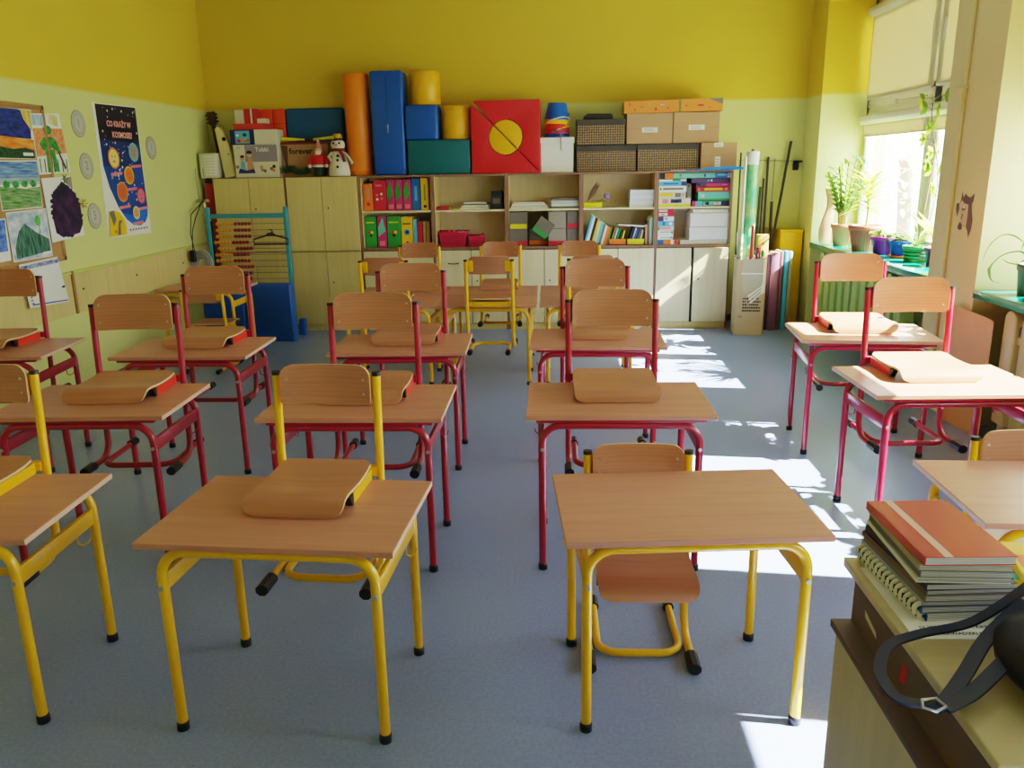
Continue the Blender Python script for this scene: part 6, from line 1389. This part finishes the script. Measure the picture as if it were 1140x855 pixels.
for (x, y) in ((-0.135, -0.005), (-0.120, -0.02), (-0.118, 0.006), (-0.095, -0.028), (-0.092, 0.0), (-0.11, 0.04), (-0.075, 0.03)): sd.ball((x, y, 0.1285), 0.0042, M['chrome'], n=8)
sd.build('stud', r)
bz = MB().tube([(-0.04, 0.02, 0.13), (-0.02, 0.05, 0.134), (0.01, 0.06, 0.134)], 0.004, M['chrome'], 8); bz.build('zip', r)
def strap(path, w=0.011, th=0.0022):
    # smooth the polyline
    P = [Vector(p) for p in path]; out = []
    for i in range(len(P)-1):
        p0, p1, p2, p3 = P[max(i-1, 0)], P[i], P[i+1], P[min(i+2, len(P)-1)]
        for k in range(8):
            t = k/8; out.append(0.5*((2*p1)+(-p0+p2)*t+(2*p0-5*p1+4*p2-p3)*t*t+(-p0+3*p1-3*p2+p3)*t**3))
    out.append(P[-1]); return MB().sweep(out, [(-w, -th), (w, -th), (w, th), (-w, th)], strapm, smooth=False)
O = Vector((0.885, 1.10, TZ))
def L_(*pts): return [tuple(Vector(p)-O) for p in pts]
strap(L_((0.80, 1.25, 0.87), (0.70, 1.235, 0.800), (0.61, 1.232, 0.775), (0.545, 1.195, 0.775), (0.508, 1.130, 0.77), (0.512, 1.075, 0.765), (0.545, 1.055, 0.768)), 0.009).build('strap', r)
strap(L_((0.76, 1.21, 0.85), (0.695, 1.185, 0.80), (0.63, 1.12, 0.775), (0.575, 1.062, 0.768), (0.552, 1.045, 0.768)), 0.012).build('strap', r)
strap(L_((0.735, 1.15, 0.82), (0.68, 1.115, 0.795), (0.62, 1.075, 0.775), (0.565, 1.045, 0.77)), 0.012).build('strap', r)
bu = MB().tube(L_((0.535, 1.043, 0.772), (0.540, 1.058, 0.774), (0.562, 1.062, 0.774), (0.568, 1.043, 0.774), (0.550, 1.034, 0.772)), 0.0025, M['chrome'], 8, closed=True)
bu.build('buckle', r)

# ---------------------------------------------------------------- light
w = bpy.data.worlds.new('sky'); scene.world = w; w.use_nodes = True
nt = w.node_tree; bg = nt.nodes['Background']
tcw = nt.nodes.new('ShaderNodeTexCoord'); sxw = nt.nodes.new('ShaderNodeSeparateXYZ'); rpw = nt.nodes.new('ShaderNodeValToRGB')
nt.links.new(tcw.outputs['Generated'], sxw.inputs['Vector']); nt.links.new(sxw.outputs['Z'], rpw.inputs['Fac'])
rpw.color_ramp.elements[0].position = 0.0; rpw.color_ramp.elements[0].color = (0.80, 0.86, 0.74, 1)
rpw.color_ramp.elements[1].position = 0.45; rpw.color_ramp.elements[1].color = (0.72, 0.86, 1.0, 1)
e = rpw.color_ramp.elements.new(0.06); e.color = (0.95, 0.97, 0.96, 1)
nt.links.new(rpw.outputs['Color'], bg.inputs['Color']); bg.inputs['Strength'].default_value = SKY_STRENGTH
sun = bpy.data.lights.new('sun', 'SUN'); sun.energy = SUN_STRENGTH; sun.angle = R(0.5); sun.color = (1.0, 0.95, 0.86)
so = bpy.data.objects.new('sun', sun); col.objects.link(so); so.location = (8, 2, 8)
so.rotation_euler = Vector((-1, 0.11, -0.78)).to_track_quat('-Z', 'Y').to_euler()
for i, (a, b) in enumerate(NICHES):
    pl = bpy.data.lights.new('window_portal', 'AREA'); pl.shape = 'RECTANGLE'; pl.size = ZL-ZS; pl.size_y = b-a; pl.cycles.is_portal = True
    po = bpy.data.objects.new('window_portal', pl); col.objects.link(po); po.location = (XW+0.06, (a+b)/2, (ZL+ZS)/2); po.rotation_euler = (0, R(90), 0)

# ---------------------------------------------------------------- camera
f, pitch, roll, yaw, H = 902.172, 0.2608, 0.01698, R(3.0), 1.5394
cam = bpy.data.cameras.new('camera'); cam.sensor_width = 36; cam.lens = 36*f/1140; cam.clip_start = 0.05; cam.clip_end = 200
co = bpy.data.objects.new('camera', cam); col.objects.link(co); scene.camera = co
fw = Vector((-math.sin(yaw)*math.cos(pitch), math.cos(yaw)*math.cos(pitch), -math.sin(pitch)))
rt = Vector((math.cos(yaw), math.sin(yaw), 0)); up = rt.cross(fw)
X = rt*math.cos(roll)-up*math.sin(roll); Yv = rt*math.sin(roll)+up*math.cos(roll)
m3 = Matrix((X, Yv, -fw)).transposed()
co.matrix_world = Matrix.Translation((0, 0, H)) @ m3.to_4x4()
scene.view_settings.view_transform = VIEW[0]; scene.view_settings.look = VIEW[1]
scene.view_settings.exposure = VIEW[2]; scene.view_settings.gamma = VIEW[3]
try:
    scene.cycles.use_denoising = True; scene.cycles.max_bounces = 10; scene.cycles.diffuse_bounces = 6; scene.cycles.transparent_max_bounces = 12
except Exception: pass
